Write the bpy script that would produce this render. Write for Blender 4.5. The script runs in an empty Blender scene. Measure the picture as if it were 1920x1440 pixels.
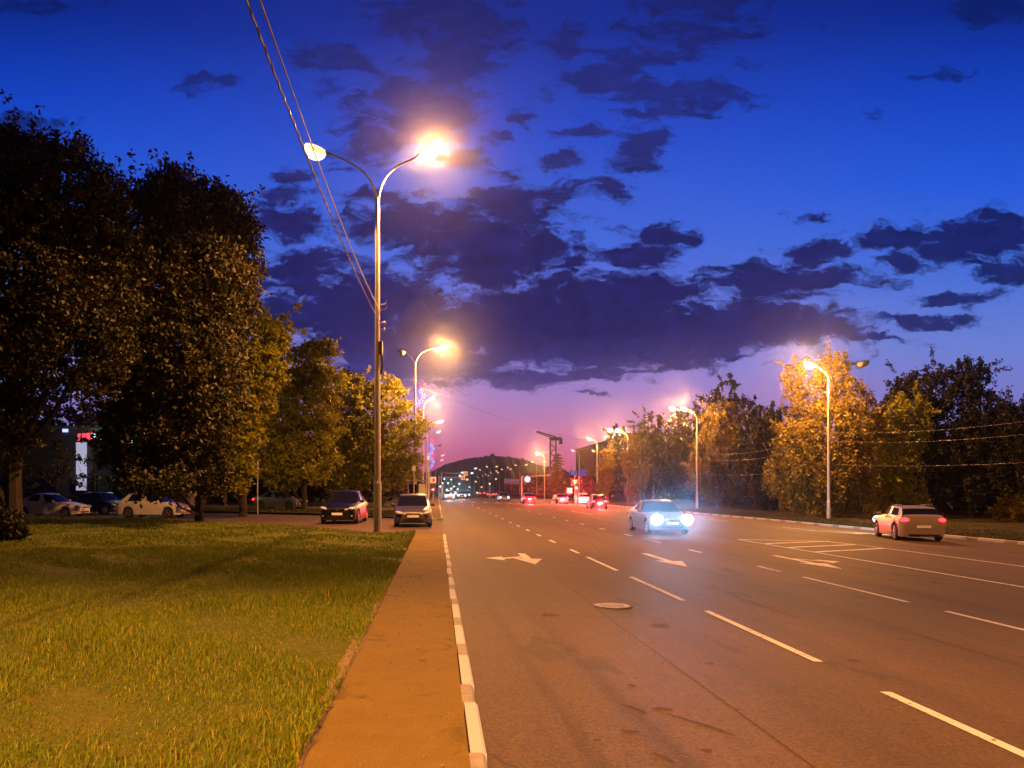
import bpy, bmesh, math, random
import numpy as np
from mathutils import Vector, Matrix
R = math.radians
F = 1442.0                      # focal length in photo pixels (1920 wide)
SL = 0.024                      # crossfall of the carriageway
EYE = 1.7
HAZE, HG = 0.00032, 0.974
sc = bpy.context.scene
COL = sc.collection

# ------------------------------------------------------------------ helpers
def gz(x):
    """height of the road / ground at x"""
    if x <= 0.3: return 0.0
    return -SL * (min(x, 45.0) - 0.3)

def ordn(n):
    return ['first','second','third','fourth','fifth','sixth','seventh','eighth','ninth','tenth','eleventh','twelfth','thirteenth','fourteenth'][n]

class NT:
    def __init__(s, tree): s.t = tree; tree.nodes.clear()
    def n(s, typ, **kw):
        nd = s.t.nodes.new(typ)
        ins = kw.pop('i', {})
        for k, v in kw.items(): setattr(nd, k, v)
        for k, v in ins.items():
            sk = nd.inputs[k]
            if hasattr(v, 'is_output'): s.t.links.new(v, sk)
            else: sk.default_value = v
        return nd
    def link(s, a, b): s.t.links.new(a, b)
    def math(s, op, a, b=None, c=None, clamp=False):
        i = {0: a}
        if b is not None: i[1] = b
        if c is not None: i[2] = c
        nd = s.n('ShaderNodeMath', operation=op, i=i); nd.use_clamp = clamp
        return nd.outputs[0]

def c4(c): return (c[0], c[1], c[2], 1.0)

def mat(name, col, rough=0.6, metal=0.0, var=0.0, scale=8.0, col2=None, bump=0.0, bscale=60.0, coat=0.0, spec=0.5):
    m = bpy.data.materials.new(name); m.use_nodes = True
    g = NT(m.node_tree)
    out = g.n('ShaderNodeOutputMaterial')
    b = g.n('ShaderNodeBsdfPrincipled', i={'Roughness': rough, 'Metallic': metal, 'Base Color': c4(col)})
    b.inputs['Coat Weight'].default_value = coat
    b.inputs['Specular IOR Level'].default_value = spec
    g.link(b.outputs[0], out.inputs[0])
    if var > 0 or col2 is not None:
        tc = g.n('ShaderNodeTexCoord')
        nz = g.n('ShaderNodeTexNoise', i={'Vector': tc.outputs['Object'], 'Scale': scale, 'Detail': 5.0, 'Roughness': 0.6})
        mp = g.n('ShaderNodeMapRange', i={0: nz.outputs[0], 1: 0.3, 2: 0.7})
        a = col2 if col2 is not None else [c*(1-var) for c in col]
        mx = g.n('ShaderNodeMix', data_type='RGBA', i={0: mp.outputs[0], 6: c4(a), 7: c4([c*(1+var) for c in col] if col2 is None else col)})
        g.link(mx.outputs[2], b.inputs['Base Color'])
    if bump > 0:
        tc2 = g.n('ShaderNodeTexCoord')
        nb = g.n('ShaderNodeTexNoise', i={'Vector': tc2.outputs['Object'], 'Scale': bscale, 'Detail': 4.0})
        bp = g.n('ShaderNodeBump', i={'Strength': bump, 'Distance': 0.02, 'Height': nb.outputs[0]})
        g.link(bp.outputs[0], b.inputs['Normal'])
    return m

def emit(name, col, strength):
    m = bpy.data.materials.new(name); m.use_nodes = True
    g = NT(m.node_tree)
    e = g.n('ShaderNodeEmission', i={0: c4(col), 1: strength})
    o = g.n('ShaderNodeOutputMaterial'); g.link(e.outputs[0], o.inputs[0])
    return m

class MB:
    def __init__(s): s.v = []; s.f = []; s.m = []
    def add(s, vs, fs, mi=0):
        o = len(s.v); s.v += [tuple(p) for p in vs]
        for f in fs: s.f.append(tuple(i+o for i in f)); s.m.append(mi)
    def box(s, c, d, mi=0, rot=None):
        x, y, z = d[0]/2, d[1]/2, d[2]/2
        vs = [Vector(p) for p in ((-x,-y,-z),(x,-y,-z),(x,y,-z),(-x,y,-z),(-x,-y,z),(x,-y,z),(x,y,z),(-x,y,z))]
        if rot is not None: vs = [rot @ p for p in vs]
        s.add([p + Vector(c) for p in vs], [(0,3,2,1),(4,5,6,7),(0,1,5,4),(1,2,6,5),(2,3,7,6),(3,0,4,7)], mi)
    def tube(s, pts, rad, n=8, mi=0, cap=True):
        pts = [Vector(p) for p in pts]
        if not hasattr(rad, '__len__'): rad = [rad]*len(pts)
        rings = []; ref = None
        for i, p in enumerate(pts):
            d = (pts[min(i+1, len(pts)-1)] - pts[max(i-1, 0)]).normalized()
            if ref is None: ref = Vector((1,0,0)) if abs(d.x) < 0.9 else Vector((0,1,0))
            a = (ref - d*ref.dot(d)).normalized(); ref = a; b = d.cross(a)
            rings.append([p + (a*math.cos(2*math.pi*k/n) + b*math.sin(2*math.pi*k/n))*rad[i] for k in range(n)])
        vs = [q for r in rings for q in r]; fs = []
        for i in range(len(pts)-1):
            for k in range(n):
                k2 = (k+1) % n
                fs.append((i*n+k, i*n+k2, (i+1)*n+k2, (i+1)*n+k))
        if cap: fs.append(tuple(range(n))[::-1]); fs.append(tuple((len(pts)-1)*n+k for k in range(n)))
        s.add(vs, fs, mi)
    def ell(s, c, r, nu=12, nv=8, mi=0, rot=None, zmin=-1.0, zmax=1.0):
        vs = []; fs = []
        a0, a1 = math.asin(zmin), math.asin(zmax)
        for j in range(nv+1):
            t = a0 + (a1-a0)*j/nv
            for i in range(nu):
                p = 2*math.pi*i/nu
                q = Vector((r[0]*math.cos(t)*math.cos(p), r[1]*math.cos(t)*math.sin(p), r[2]*math.sin(t)))
                if rot is not None: q = rot @ q
                vs.append(q + Vector(c))
        for j in range(nv):
            for i in range(nu):
                i2 = (i+1) % nu
                fs.append((j*nu+i, j*nu+i2, (j+1)*nu+i2, (j+1)*nu+i))
        s.add(vs, fs, mi)
    def disc(s, c, r, n=16, mi=0, axis='z', th=0.02):
        if axis == 'z': s.tube([(c[0],c[1],c[2]-th/2),(c[0],c[1],c[2]+th/2)], r, n, mi)
        elif axis == 'x': s.tube([(c[0]-th/2,c[1],c[2]),(c[0]+th/2,c[1],c[2])], r, n, mi)
        else: s.tube([(c[0],c[1]-th/2,c[2]),(c[0],c[1]+th/2,c[2])], r, n, mi)
    def build(s, name, mats, parent=None, smooth=False):
        me = bpy.data.meshes.new(name); me.from_pydata(s.v, [], s.f)
        if not isinstance(mats, (list, tuple)): mats = [mats]
        for m in mats: me.materials.append(m)
        me.polygons.foreach_set('material_index', s.m)
        if smooth: me.polygons.foreach_set('use_smooth', [True]*len(s.f))
        me.update()
        return link(name, me, parent)

def link(name, data, parent=None):
    o = bpy.data.objects.new(name, data); COL.objects.link(o)
    if parent is not None: o.parent = parent
    return o

def autosmooth(o, ang=35):
    """smooth shading with hard edges above an angle"""
    bm = bmesh.new(); bm.from_mesh(o.data)
    bmesh.ops.recalc_face_normals(bm, faces=bm.faces)
    for f in bm.faces: f.smooth = True
    for e in bm.edges:
        if len(e.link_faces) == 2 and e.calc_face_angle(0) > R(ang): e.smooth = False
    bm.to_mesh(o.data); bm.free(); return o

def tag(o, label, cat, group=None):
    o['label'] = label; o['category'] = cat
    if group: o['group'] = group
    return o

def thing(name, label, cat, loc=(0,0,0), rz=0.0, group=None):
    o = link(name, None); o.location = loc; o.rotation_euler = (0,0,rz); o.empty_display_size = 0.3
    return tag(o, label, cat, group)

def struct(o, kind='structure'):
    o['kind'] = kind; return o

def copy_thing(root, loc, rz=0.0, scale=1.0, label=None):
    r = root.copy(); COL.objects.link(r); r.location = loc; r.rotation_euler = (0,0,rz); r.scale = (scale,)*3
    if label: r['label'] = label
    for ch in list(root.children):
        c = ch.copy(); COL.objects.link(c); c.parent = r
        for g in list(ch.children):
            d = g.copy(); COL.objects.link(d); d.parent = c
    return r

def lamp_light(name, kind, loc, energy, col, size=0.15, parent=None, **kw):
    l = bpy.data.lights.new(name, kind); l.energy = energy; l.color = col
    l.shadow_soft_size = size
    for k, v in kw.items(): setattr(l, k, v)
    o = link(name, l, parent); o.location = loc
    return o

# ------------------------------------------------------------------ camera
cam = bpy.data.cameras.new('camera'); co = link('camera', cam)
co.location = (0, 0, EYE); co.rotation_euler = (R(90), 0, 0)
cam.sensor_width = 36; cam.lens = F/1920*36
cam.shift_x = 140/1920; cam.shift_y = 197.5/1920
cam.clip_start = 0.05; cam.clip_end = 6000
sc.camera = co

# ------------------------------------------------------------------ world: dusk sky with broken clouds
def srgb(*c):
    o = []
    for x in c:
        x /= 255.0
        o.append(x/12.92 if x <= 0.04045 else ((x+0.055)/1.055)**2.4)
    return tuple(o)

w = bpy.data.worlds.new('World'); sc.world = w; w.use_nodes = True
g = NT(w.node_tree)
tc = g.n('ShaderNodeTexCoord')
sep = g.n('ShaderNodeSeparateXYZ', i={0: tc.outputs['Generated']})
yy = g.math('MAXIMUM', sep.outputs[1], 0.03)
P_ = g.math('DIVIDE', sep.outputs[0], yy)
Q_ = g.math('DIVIDE', sep.outputs[2], yy)
def ramp(fac, stops):
    r = g.n('ShaderNodeValToRGB', i={0: fac}); e = r.color_ramp.elements
    while len(e) > 1: e.remove(e[-1])
    e[0].position = stops[0][0]; e[0].color = c4(stops[0][1])
    for p, c in stops[1:]:
        x = e.new(p); x.color = c4(c)
    return r.outputs[0]
qn = g.math('DIVIDE', Q_, 0.70, clamp=True)
def qv(v): return max(0.0, (917.5 - v)/F/0.70)
warm = ramp(qn, [(0, srgb(176,66,104)), (qv(880), srgb(192,82,128)), (qv(845), srgb(190,98,146)), (qv(800), srgb(184,118,170)), (qv(755), srgb(166,126,190)),
                 (qv(690), srgb(140,128,208)), (qv(600), srgb(102,118,216)), (qv(450), srgb(66,104,218)), (qv(250), srgb(40,76,200)), (qv(60), srgb(25,48,150)), (1, srgb(18,38,130))])
cold = ramp(qn, [(0, srgb(140,100,160)), (qv(820), srgb(134,118,186)), (qv(740), srgb(122,122,200)), (qv(650), srgb(106,128,212)), (qv(520), srgb(72,112,216)),
                 (qv(350), srgb(34,90,218)), (qv(180), srgb(18,66,192)), (qv(20), srgb(10,40,138)), (1, srgb(8,32,118))])
pa = g.n('ShaderNodeMapRange', i={0: g.math('ABSOLUTE', g.math('SUBTRACT', P_, 0.06)), 1: 0.10, 2: 0.68}, interpolation_type='SMOOTHSTEP').outputs[0]
sky = g.n('ShaderNodeMix', data_type='RGBA', i={0: pa, 6: warm, 7: cold}).outputs[2]
# cloud cover in the directions of the photographed clouds
pq = g.n('ShaderNodeCombineXYZ', i={0: P_, 1: Q_, 2: 0.0}).outputs[0]
def noise(vec, scale, detail, rough=0.55, sx=1.0, sy=1.0, off=0.0, typ='FBM'):
    mp = g.n('ShaderNodeMapping', i={0: vec, 1: (off, off*0.7, off*0.3), 3: (sx, sy, 1)})
    nd = g.n('ShaderNodeTexNoise', i={'Vector': mp.outputs[0], 'Scale': scale, 'Detail': detail, 'Roughness': rough})
    return nd
w1 = noise(pq, 9.0, 6, 0.65, 0.8, 1.5, 3.1)
w2 = noise(pq, 26.0, 5, 0.6, 0.8, 1.4, 8.3)
def warp(base, nd, amt):
    d = g.n('ShaderNodeVectorMath', operation='SUBTRACT', i={0: nd.outputs['Color'], 1: (0.5,0.5,0.5)}).outputs[0]
    return g.n('ShaderNodeVectorMath', operation='MULTIPLY_ADD', i={0: d, 1: (amt, amt*0.62, 0), 2: base}).outputs[0]
pw = warp(warp(pq, w1, 0.085), w2, 0.05)
BL = [  # u, v, radius u, radius v, weight
 (950,610,560,110,1.15),(1080,650,420,50,1.2),(760,640,280,80,1.1),(700,575,300,120,1.0),(1290,615,380,66,1.0),(1480,625,170,50,1.0),(800,672,260,62,1.0),(905,475,230,105,1.0),(985,385,150,60,.9),
 (560,520,150,70,.85),(760,430,200,62,.85),(1150,560,260,80,1.0),(540,332,75,18,.75),(530,366,80,22,.75),(555,420,110,36,.8),(700,375,130,22,.7),
 (790,205,170,80,.9),(700,250,100,70,.6),(622,130,66,66,.85),(850,92,120,80,.85),(850,28,190,45,.65),(750,62,70,36,.75),
 (1230,170,190,46,.85),(1330,170,100,34,.85),(1230,212,110,15,.9),(1190,272,52,48,.85),(1058,84,56,52,.8),(1330,60,230,60,.62),(1130,140,120,70,.68),
 (990,230,44,24,.75),(1152,360,50,30,.75),(1090,250,90,14,.55),(930,255,40,20,.6),(870,300,70,22,.6),(1050,300,60,16,.5),
 (1240,436,110,34,.95),(1200,480,110,40,.95),(1070,490,70,30,.6),(1450,535,190,48,1.0),(1545,528,150,34,.95),(1540,468,80,26,.85),(1530,405,60,14,.75),
 (1850,450,150,66,1.0),(1700,450,150,26,.95),(1890,510,90,46,.95),(1790,562,90,22,.9),(1730,603,130,18,.9),(1680,492,66,24,.85),(1640,637,60,8,.85),
 (1150,690,260,17,.9),(1050,704,200,17,.9),(940,716,170,22,.9),(1240,672,130,9,.7),(1100,741,90,4,.7),(1500,690,90,5,.5),
 (400,160,80,22,.8),(60,12,120,28,.7),(30,240,110,42,.75),(190,350,80,26,.6),(330,40,40,12,.5),(1870,15,110,36,.75),(1775,142,80,18,.62),(1650,212,44,18,.5),(1340,0,150,26,.7),
 (-300,420,300,60,.9),(-500,200,300,80,.8),(2300,300,220,50,.9),(2350,560,260,40,.9),(2150,640,140,12,.8),(600,-260,300,70,.8),(1500,-300,350,60,.8),
]
acc = None
for (u, v, ru, rv, wt) in BL:
    cx, cy, ix, iy = (u-820)/F, (917.5-v)/F, F/(ru*1.12), F/(rv*1.12)
    d = g.n('ShaderNodeVectorMath', operation='MULTIPLY_ADD', i={0: pw, 1: (ix, iy, 0), 2: (-cx*ix, -cy*iy, 0)}).outputs[0]
    ln = g.n('ShaderNodeVectorMath', operation='LENGTH', i={0: d}).outputs['Value']
    val = g.math('MULTIPLY_ADD', ln, -wt, wt)
    acc = val if acc is None else g.math('MAXIMUM', acc, val)
fb = noise(pw, 15.0, 8, 0.62, 0.75, 1.7, 1.7).outputs[0]
fb2 = noise(pw, 36.0, 7, 0.62, 0.7, 1.7, 5.0).outputs[0]
fb3 = noise(pw, 105.0, 5, 0.65, 0.6, 1.7, 2.2).outputs[0]
cov = g.math('ADD', g.math('MULTIPLY_ADD', g.math('SUBTRACT', fb, 0.5), 1.7, g.math('SUBTRACT', acc, 0.06)), g.math('MULTIPLY', g.math('ADD', g.math('SUBTRACT', fb2, 0.5), g.math('MULTIPLY', g.math('SUBTRACT', fb3, 0.5), .55)), 1.35))
covm = g.n('ShaderNodeMapRange', i={0: cov, 1: 0.02, 2: 0.46}, interpolation_type='SMOOTHSTEP').outputs[0]
topf = g.n('ShaderNodeMapRange', i={0: Q_, 1: 0.36, 2: 0.55, 3: 1.0, 4: 0.72}).outputs[0]
covm = g.math('MULTIPLY', covm, topf)
cl_w = ramp(qn, [(0, srgb(110,60,110)), (qv(760), srgb(96,76,140)), (qv(700), srgb(48,46,116)), (qv(620), srgb(27,26,90)), (qv(480), srgb(29,29,94)), (qv(250), srgb(38,36,98)), (1, srgb(26,28,84))])
cl_c = ramp(qn, [(0, srgb(70,60,130)), (qv(640), srgb(26,36,110)), (qv(500), srgb(14,28,96)), (qv(200), srgb(10,28,98)), (1, srgb(8,24,84))])
clc = g.n('ShaderNodeMix', data_type='RGBA', i={0: pa, 6: cl_w, 7: cl_c}).outputs[2]
shd = g.n('ShaderNodeMapRange', i={0: g.math('ADD', fb2, g.math('MULTIPLY', fb3, .5)), 1: 0.55, 2: 0.95, 3: 1.45, 4: 0.72}).outputs[0]
clc = g.n('ShaderNodeVectorMath', operation='SCALE', i={0: clc, 3: shd}).outputs[0]
sky2 = g.n('ShaderNodeMix', data_type='RGBA', i={0: covm, 6: sky, 7: clc}).outputs[2]
nish = g.n('ShaderNodeTexSky', sky_type='NISHITA'); nish.sun_disc = False
nish.sun_elevation = R(-5.5); nish.sun_rotation = R(3)
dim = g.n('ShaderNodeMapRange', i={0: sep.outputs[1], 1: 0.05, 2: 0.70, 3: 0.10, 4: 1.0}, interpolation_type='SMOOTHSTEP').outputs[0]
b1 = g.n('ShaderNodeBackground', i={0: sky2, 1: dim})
b2 = g.n('ShaderNodeBackground', i={0: nish.outputs[0], 1: 0.10})
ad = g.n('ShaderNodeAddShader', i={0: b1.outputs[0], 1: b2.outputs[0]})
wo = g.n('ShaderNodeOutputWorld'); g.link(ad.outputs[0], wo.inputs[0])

# ------------------------------------------------------------------ materials
def ground_mat(name, c1, c2, c3, s1=0.5, s2=9.0, bump=0.3, bs=90.0, rough=0.85, stains=None, stretch=1.0, cracks=False):
    """large patches + fine grain + optional dark stains"""
    m = bpy.data.materials.new(name); m.use_nodes = True
    g = NT(m.node_tree); tc = g.n('ShaderNodeTexCoord')
    mp = g.n('ShaderNodeMapping', i={0: tc.outputs['Object'], 3: (1, stretch, 1)})
    n1 = g.n('ShaderNodeTexNoise', i={'Vector': mp.outputs[0], 'Scale': s1, 'Detail': 6.0, 'Roughness': 0.6})
    n2 = g.n('ShaderNodeTexNoise', i={'Vector': tc.outputs['Object'], 'Scale': s2, 'Detail': 6.0, 'Roughness': 0.7})
    m1 = g.n('ShaderNodeMapRange', i={0: n1.outputs[0], 1: 0.34, 2: 0.66})
    m2 = g.n('ShaderNodeMapRange', i={0: n2.outputs[0], 1: 0.35, 2: 0.68})
    a = g.n('ShaderNodeMix', data_type='RGBA', i={0: m1.outputs[0], 6: c4(c1), 7: c4(c2)})
    b = g.n('ShaderNodeMix', data_type='RGBA', i={0: g.math('MULTIPLY', m2.outputs[0], 0.55), 6: a.outputs[2], 7: c4(c3)})
    last = b.outputs[2]
    if cracks:
        mpb = g.n('ShaderNodeMapping', i={0: tc.outputs['Object'], 3: (0.75, .012, 1)})
        nb_ = g.n('ShaderNodeTexNoise', i={'Vector': mpb.outputs[0], 'Scale': 1.0, 'Detail': 3.0})
        bm_ = g.n('ShaderNodeMapRange', i={0: nb_.outputs[0], 1: 0.35, 2: 0.65, 3: 0.78, 4: 1.12})
        last = g.n('ShaderNodeMix', data_type='RGBA', blend_type='MULTIPLY', i={0: 1.0, 6: last, 7: g.n('ShaderNodeCombineColor', i={0: bm_.outputs[0], 1: bm_.outputs[0], 2: bm_.outputs[0]}).outputs[0]}).outputs[2]
        vp = g.n('ShaderNodeTexVoronoi', i={'Vector': tc.outputs['Object'], 'Scale': 45.0})
        vq = g.n('ShaderNodeMapRange', i={0: vp.outputs['Color'], 1: 0.0, 2: 1.0, 3: 0.7, 4: 1.3})
        last = g.n('ShaderNodeMix', data_type='RGBA', blend_type='MULTIPLY', i={0: 1.0, 6: last, 7: g.n('ShaderNodeCombineColor', i={0: vq.outputs[0], 1: vq.outputs[0], 2: vq.outputs[0]}).outputs[0]}).outputs[2]
    gr = g.n('ShaderNodeTexNoise', i={'Vector': tc.outputs['Object'], 'Scale': bs, 'Detail': 3.0})
    gm = g.n('ShaderNodeMapRange', i={0: gr.outputs[0], 1: 0.3, 2: 0.7, 3: 0.72, 4: 1.25})
    last = g.n('ShaderNodeMix', data_type='RGBA', blend_type='MULTIPLY', i={0: 1.0, 6: last, 7: g.n('ShaderNodeCombineColor', i={0: gm.outputs[0], 1: gm.outputs[0], 2: gm.outputs[0]}).outputs[0]}).outputs[2]
    if stains:
        ns = g.n('ShaderNodeTexNoise', i={'Vector': mp.outputs[0], 'Scale': stains, 'Detail': 4.0, 'Roughness': 0.55, 'Distortion': 0.8})
        ms = g.n('ShaderNodeMapRange', i={0: ns.outputs[0], 1: 0.61, 2: 0.66})
        last = g.n('ShaderNodeMix', data_type='RGBA', i={0: g.math('MULTIPLY', ms.outputs[0], 0.5), 6: last, 7: c4([x*0.35 for x in c1])}).outputs[2]
    if cracks:
        vo = g.n('ShaderNodeTexVoronoi', feature='DISTANCE_TO_EDGE', i={'Vector': g.n('ShaderNodeVectorMath', operation='MULTIPLY_ADD', i={0: n2.outputs['Color'], 1: (0.35,0.35,0), 2: tc.outputs['Object']}).outputs[0], 'Scale': 0.16})
        mv = g.n('ShaderNodeMapRange', i={0: vo.outputs[0], 1: 0.0, 2: 0.0035, 3: 0.75, 4: 0.0})
        last = g.n('ShaderNodeMix', data_type='RGBA', i={0: mv.outputs[0], 6: last, 7: c4([x*0.3 for x in c1])}).outputs[2]
    bs_ = g.n('ShaderNodeBsdfPrincipled', i={'Base Color': last, 'Roughness': rough})
    bs_.inputs['Specular IOR Level'].default_value = 0.15
    if bump > 0:
        bp = g.n('ShaderNodeBump', i={'Strength': bump, 'Distance': 0.01, 'Height': gr.outputs[0]}); g.link(bp.outputs[0], bs_.inputs['Normal'])
    o = g.n('ShaderNodeOutputMaterial'); g.link(bs_.outputs[0], o.inputs[0])
    return m

M = {}
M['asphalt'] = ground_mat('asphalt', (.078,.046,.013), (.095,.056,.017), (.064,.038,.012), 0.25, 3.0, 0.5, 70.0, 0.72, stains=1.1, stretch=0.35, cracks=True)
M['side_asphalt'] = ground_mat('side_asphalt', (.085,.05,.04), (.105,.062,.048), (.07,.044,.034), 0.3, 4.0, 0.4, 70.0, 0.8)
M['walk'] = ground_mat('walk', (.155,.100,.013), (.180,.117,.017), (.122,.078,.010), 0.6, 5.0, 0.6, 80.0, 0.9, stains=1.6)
M['soil'] = ground_mat('soil', (.058,.080,.003), (.075,.095,.004), (.12,.092,.008), 0.35, 2.5, 0.6, 30.0, 0.95)
M['dirt'] = ground_mat('dirt', (.20,.14,.075), (.25,.18,.10), (.13,.09,.04), 1.5, 6.0, 0.7, 40.0, 0.95)
M['verge'] = ground_mat('verge', (.040,.036,.012), (.052,.045,.014), (.06,.042,.018), 0.3, 2.0, 0.7, 14.0, 0.95)
M['far_ground'] = ground_mat('far_ground', (.02,.022,.012), (.03,.03,.016), (.025,.02,.014), 0.05, 0.6, 0.2, 5.0, 0.95)
M['hill'] = ground_mat('hill', (.014,.014,.018), (.02,.02,.022), (.012,.012,.014), 0.02, 0.15, 0.0, 2.0, 0.95)
M['paint'] = mat('paint', (.62,.58,.52), 0.7, col2=(.36,.30,.25), scale=5.0, bump=0.2)
def worn(name, col, under, thr, sc1=9.0):
    m = bpy.data.materials.new(name); m.use_nodes = True
    g = NT(m.node_tree); tc = g.n('ShaderNodeTexCoord')
    n1 = g.n('ShaderNodeTexNoise', i={'Vector': tc.outputs['Object'], 'Scale': sc1, 'Detail': 8.0, 'Roughness': 0.72})
    n2 = g.n('ShaderNodeTexNoise', i={'Vector': tc.outputs['Object'], 'Scale': 1.3, 'Detail': 3.0})
    f = g.n('ShaderNodeMapRange', i={0: g.math('MULTIPLY_ADD', g.math('SUBTRACT', n2.outputs[0], .5), .35, n1.outputs[0]), 1: thr, 2: thr+.07})
    mx = g.n('ShaderNodeMix', data_type='RGBA', i={0: f.outputs[0], 6: c4(col), 7: c4(under)})
    b = g.n('ShaderNodeBsdfPrincipled', i={'Base Color': mx.outputs[2], 'Roughness': .75}); b.inputs['Specular IOR Level'].default_value = .2
    bp = g.n('ShaderNodeBump', i={'Strength': .4, 'Distance': .01, 'Height': n1.outputs[0]}); g.link(bp.outputs[0], b.inputs['Normal'])
    o = g.n('ShaderNodeOutputMaterial'); g.link(b.outputs[0], o.inputs[0]); return m
M['kerb_white'] = worn('kerb_white', (.42,.42,.43), (.30,.26,.21), .63)
M['paint'] = worn('paint', (.60,.56,.50), (.16,.10,.06), .57, 14.0)
M['kerb_grey'] = mat('kerb_grey', (.24,.21,.18), 0.85, var=0.25, scale=9.0, bump=0.5, bscale=40)
M['concrete'] = mat('concrete', (.30,.27,.23), 0.85, var=0.2, scale=4.0, bump=0.3)
M['pole'] = mat('pole', (.46,.43,.41), 0.5, 0.15, var=0.14, scale=3.0, bump=0.15, bscale=25)
M['steel'] = mat('steel', (.28,.28,.28), 0.45, 0.6, var=0.1)
M['dark_metal'] = mat('dark_metal', (.03,.03,.035), 0.5, 0.4)
M['housing'] = mat('housing', (.22,.22,.21), 0.5, 0.3)
M['cable'] = mat('cable', (.10,.09,.09), 0.4)
M['cable_lt'] = mat('cable_lt', (.36,.33,.30), 0.4)
def bowl(name, col, strength):
    m = bpy.data.materials.new(name); m.use_nodes = True
    g = NT(m.node_tree)
    a = g.n('ShaderNodeAddShader', i={0: g.n('ShaderNodeBsdfTransparent').outputs[0], 1: g.n('ShaderNodeEmission', i={0: c4(col), 1: strength}).outputs[0]})
    o = g.n('ShaderNodeOutputMaterial'); g.link(a.outputs[0], o.inputs[0]); return m
M['lens'] = bowl('lens', (1.0,.58,.20), 1.8)
M['lens_far'] = bowl('lens_far', (1.0,.60,.27), 1.1)
M['lens_white'] = emit('lens_white', (.75,.92,1.0), 1.8)
M['lens_off'] = mat('lens_off', (.35,.36,.38), 0.2)
M['bark'] = mat('bark', (.030,.022,.016), 0.9, var=0.35, scale=6.0, bump=0.8, bscale=14)
M['birch'] = mat('birch', (.50,.45,.40), 0.8, col2=(.07,.06,.05), scale=3.0, bump=0.3)
M['glass'] = mat('glass', (.006,.007,.010), 0.06, spec=0.6)
M['tyre'] = mat('tyre', (.012,.012,.012), 0.85)
M['rim'] = mat('rim', (.38,.38,.40), 0.3, 0.8)
M['trim'] = mat('trim', (.010,.010,.011), 0.5)
M['plate'] = mat('plate', (.75,.75,.74), 0.4)
M['chrome'] = mat('chrome', (.7,.7,.7), 0.15, 1.0)
M['lampglass'] = mat('lampglass', (.55,.56,.58), 0.12, 0.3)
M['tailglass'] = mat('tailglass', (.25,.008,.008), 0.15)
M['head_on'] = emit('head_on', (.72,.88,1.0), 30.0)
M['head_far'] = emit('head_far', (.62,.85,1.0), 2.6)
M['tail_on'] = emit('tail_on', (1.0,.018,.022), 9.0)
M['brake_on'] = emit('brake_on', (1.0,.04,.045), 16.0)
M['amber'] = emit('amber', (1.0,.45,.08), 4.0)
M['plate_lit'] = emit('plate_lit', (.85,.9,1.0), 2.2)
M['blue_led'] = emit('blue_led', (.06,.10,1.0), 1.6)
M['white_led'] = emit('white_led', (.35,.42,1.0), 2.0)
M['red_led'] = emit('red_led', (1.0,.05,.08), 1.8)
M['red_sig'] = emit('red_sig', (1.0,.05,.05), 30.0)
M['green_sig'] = emit('green_sig', (.45,1.0,.72), 2.2)
M['cyan_sign'] = emit('cyan_sign', (.35,.95,.85), 2.6)
M['white_sign'] = emit('white_sign', (.72,.70,1.0), 0.55)
M['sign_blue'] = mat('sign_blue', (.03,.05,.30), 0.4)
M['sign_white'] = mat('sign_white', (.75,.75,.75), 0.4)
M['sign_red'] = mat('sign_red', (.5,.02,.02), 0.4)
M['facade'] = mat('facade', (.10,.085,.085), 0.8, var=0.15)
M['facade2'] = mat('facade2', (.05,.045,.05), 0.7)
def paint_mat(name, col, metal=0.35, rough=0.28):
    return mat(name, col, rough, metal, coat=0.25)
PM = {'black': paint_mat('paint_black', (.006,.005,.005), 0.0, 0.3), 'brown': paint_mat('paint_brown', (.055,.042,.038), 0.1, 0.4),
      'silver': paint_mat('paint_silver', (.15,.155,.165)), 'beige': paint_mat('paint_beige', (.32,.25,.19)), 'white': paint_mat('paint_white', (.62,.61,.60), 0.0, 0.3),
      'blue': paint_mat('paint_blue', (.008,.012,.05)), 'red': paint_mat('paint_red', (.16,.012,.012)), 'grey': paint_mat('paint_grey', (.10,.10,.11))}

def leaf_mat(name, c1, c2, trans=0.35, rough=0.55, straw=None):
    m = bpy.data.materials.new(name); m.use_nodes = True
    g = NT(m.node_tree)
    geo = g.n('ShaderNodeNewGeometry')
    mx = g.n('ShaderNodeMix', data_type='RGBA', i={0: geo.outputs['Random Per Island'], 6: c4(c1), 7: c4(c2)})
    b = g.n('ShaderNodeBsdfPrincipled', i={'Base Color': mx.outputs[2], 'Roughness': rough})
    b.inputs['Specular IOR Level'].default_value = 0.3
    if straw:
        fr = g.math('FRACT', g.math('MULTIPLY', geo.outputs['Random Per Island'], 37.0))
        mx = g.n('ShaderNodeMix', data_type='RGBA', i={0: g.math('GREATER_THAN', fr, 0.91), 6: mx.outputs[2], 7: c4(straw)})
        g.link(mx.outputs[2], b.inputs['Base Color'])
    t = g.n('ShaderNodeBsdfTranslucent', i={0: mx.outputs[2]})
    s = g.n('ShaderNodeMixShader', i={0: trans, 1: b.outputs[0], 2: t.outputs[0]})
    o = g.n('ShaderNodeOutputMaterial'); g.link(s.outputs[0], o.inputs[0])
    return m
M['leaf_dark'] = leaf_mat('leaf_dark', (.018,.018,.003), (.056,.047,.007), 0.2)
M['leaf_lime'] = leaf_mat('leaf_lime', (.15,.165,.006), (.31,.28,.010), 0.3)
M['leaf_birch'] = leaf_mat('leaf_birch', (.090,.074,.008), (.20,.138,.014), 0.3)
M['leaf_far'] = leaf_mat('leaf_far', (.025,.026,.010), (.045,.040,.014), 0.2)
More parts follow.
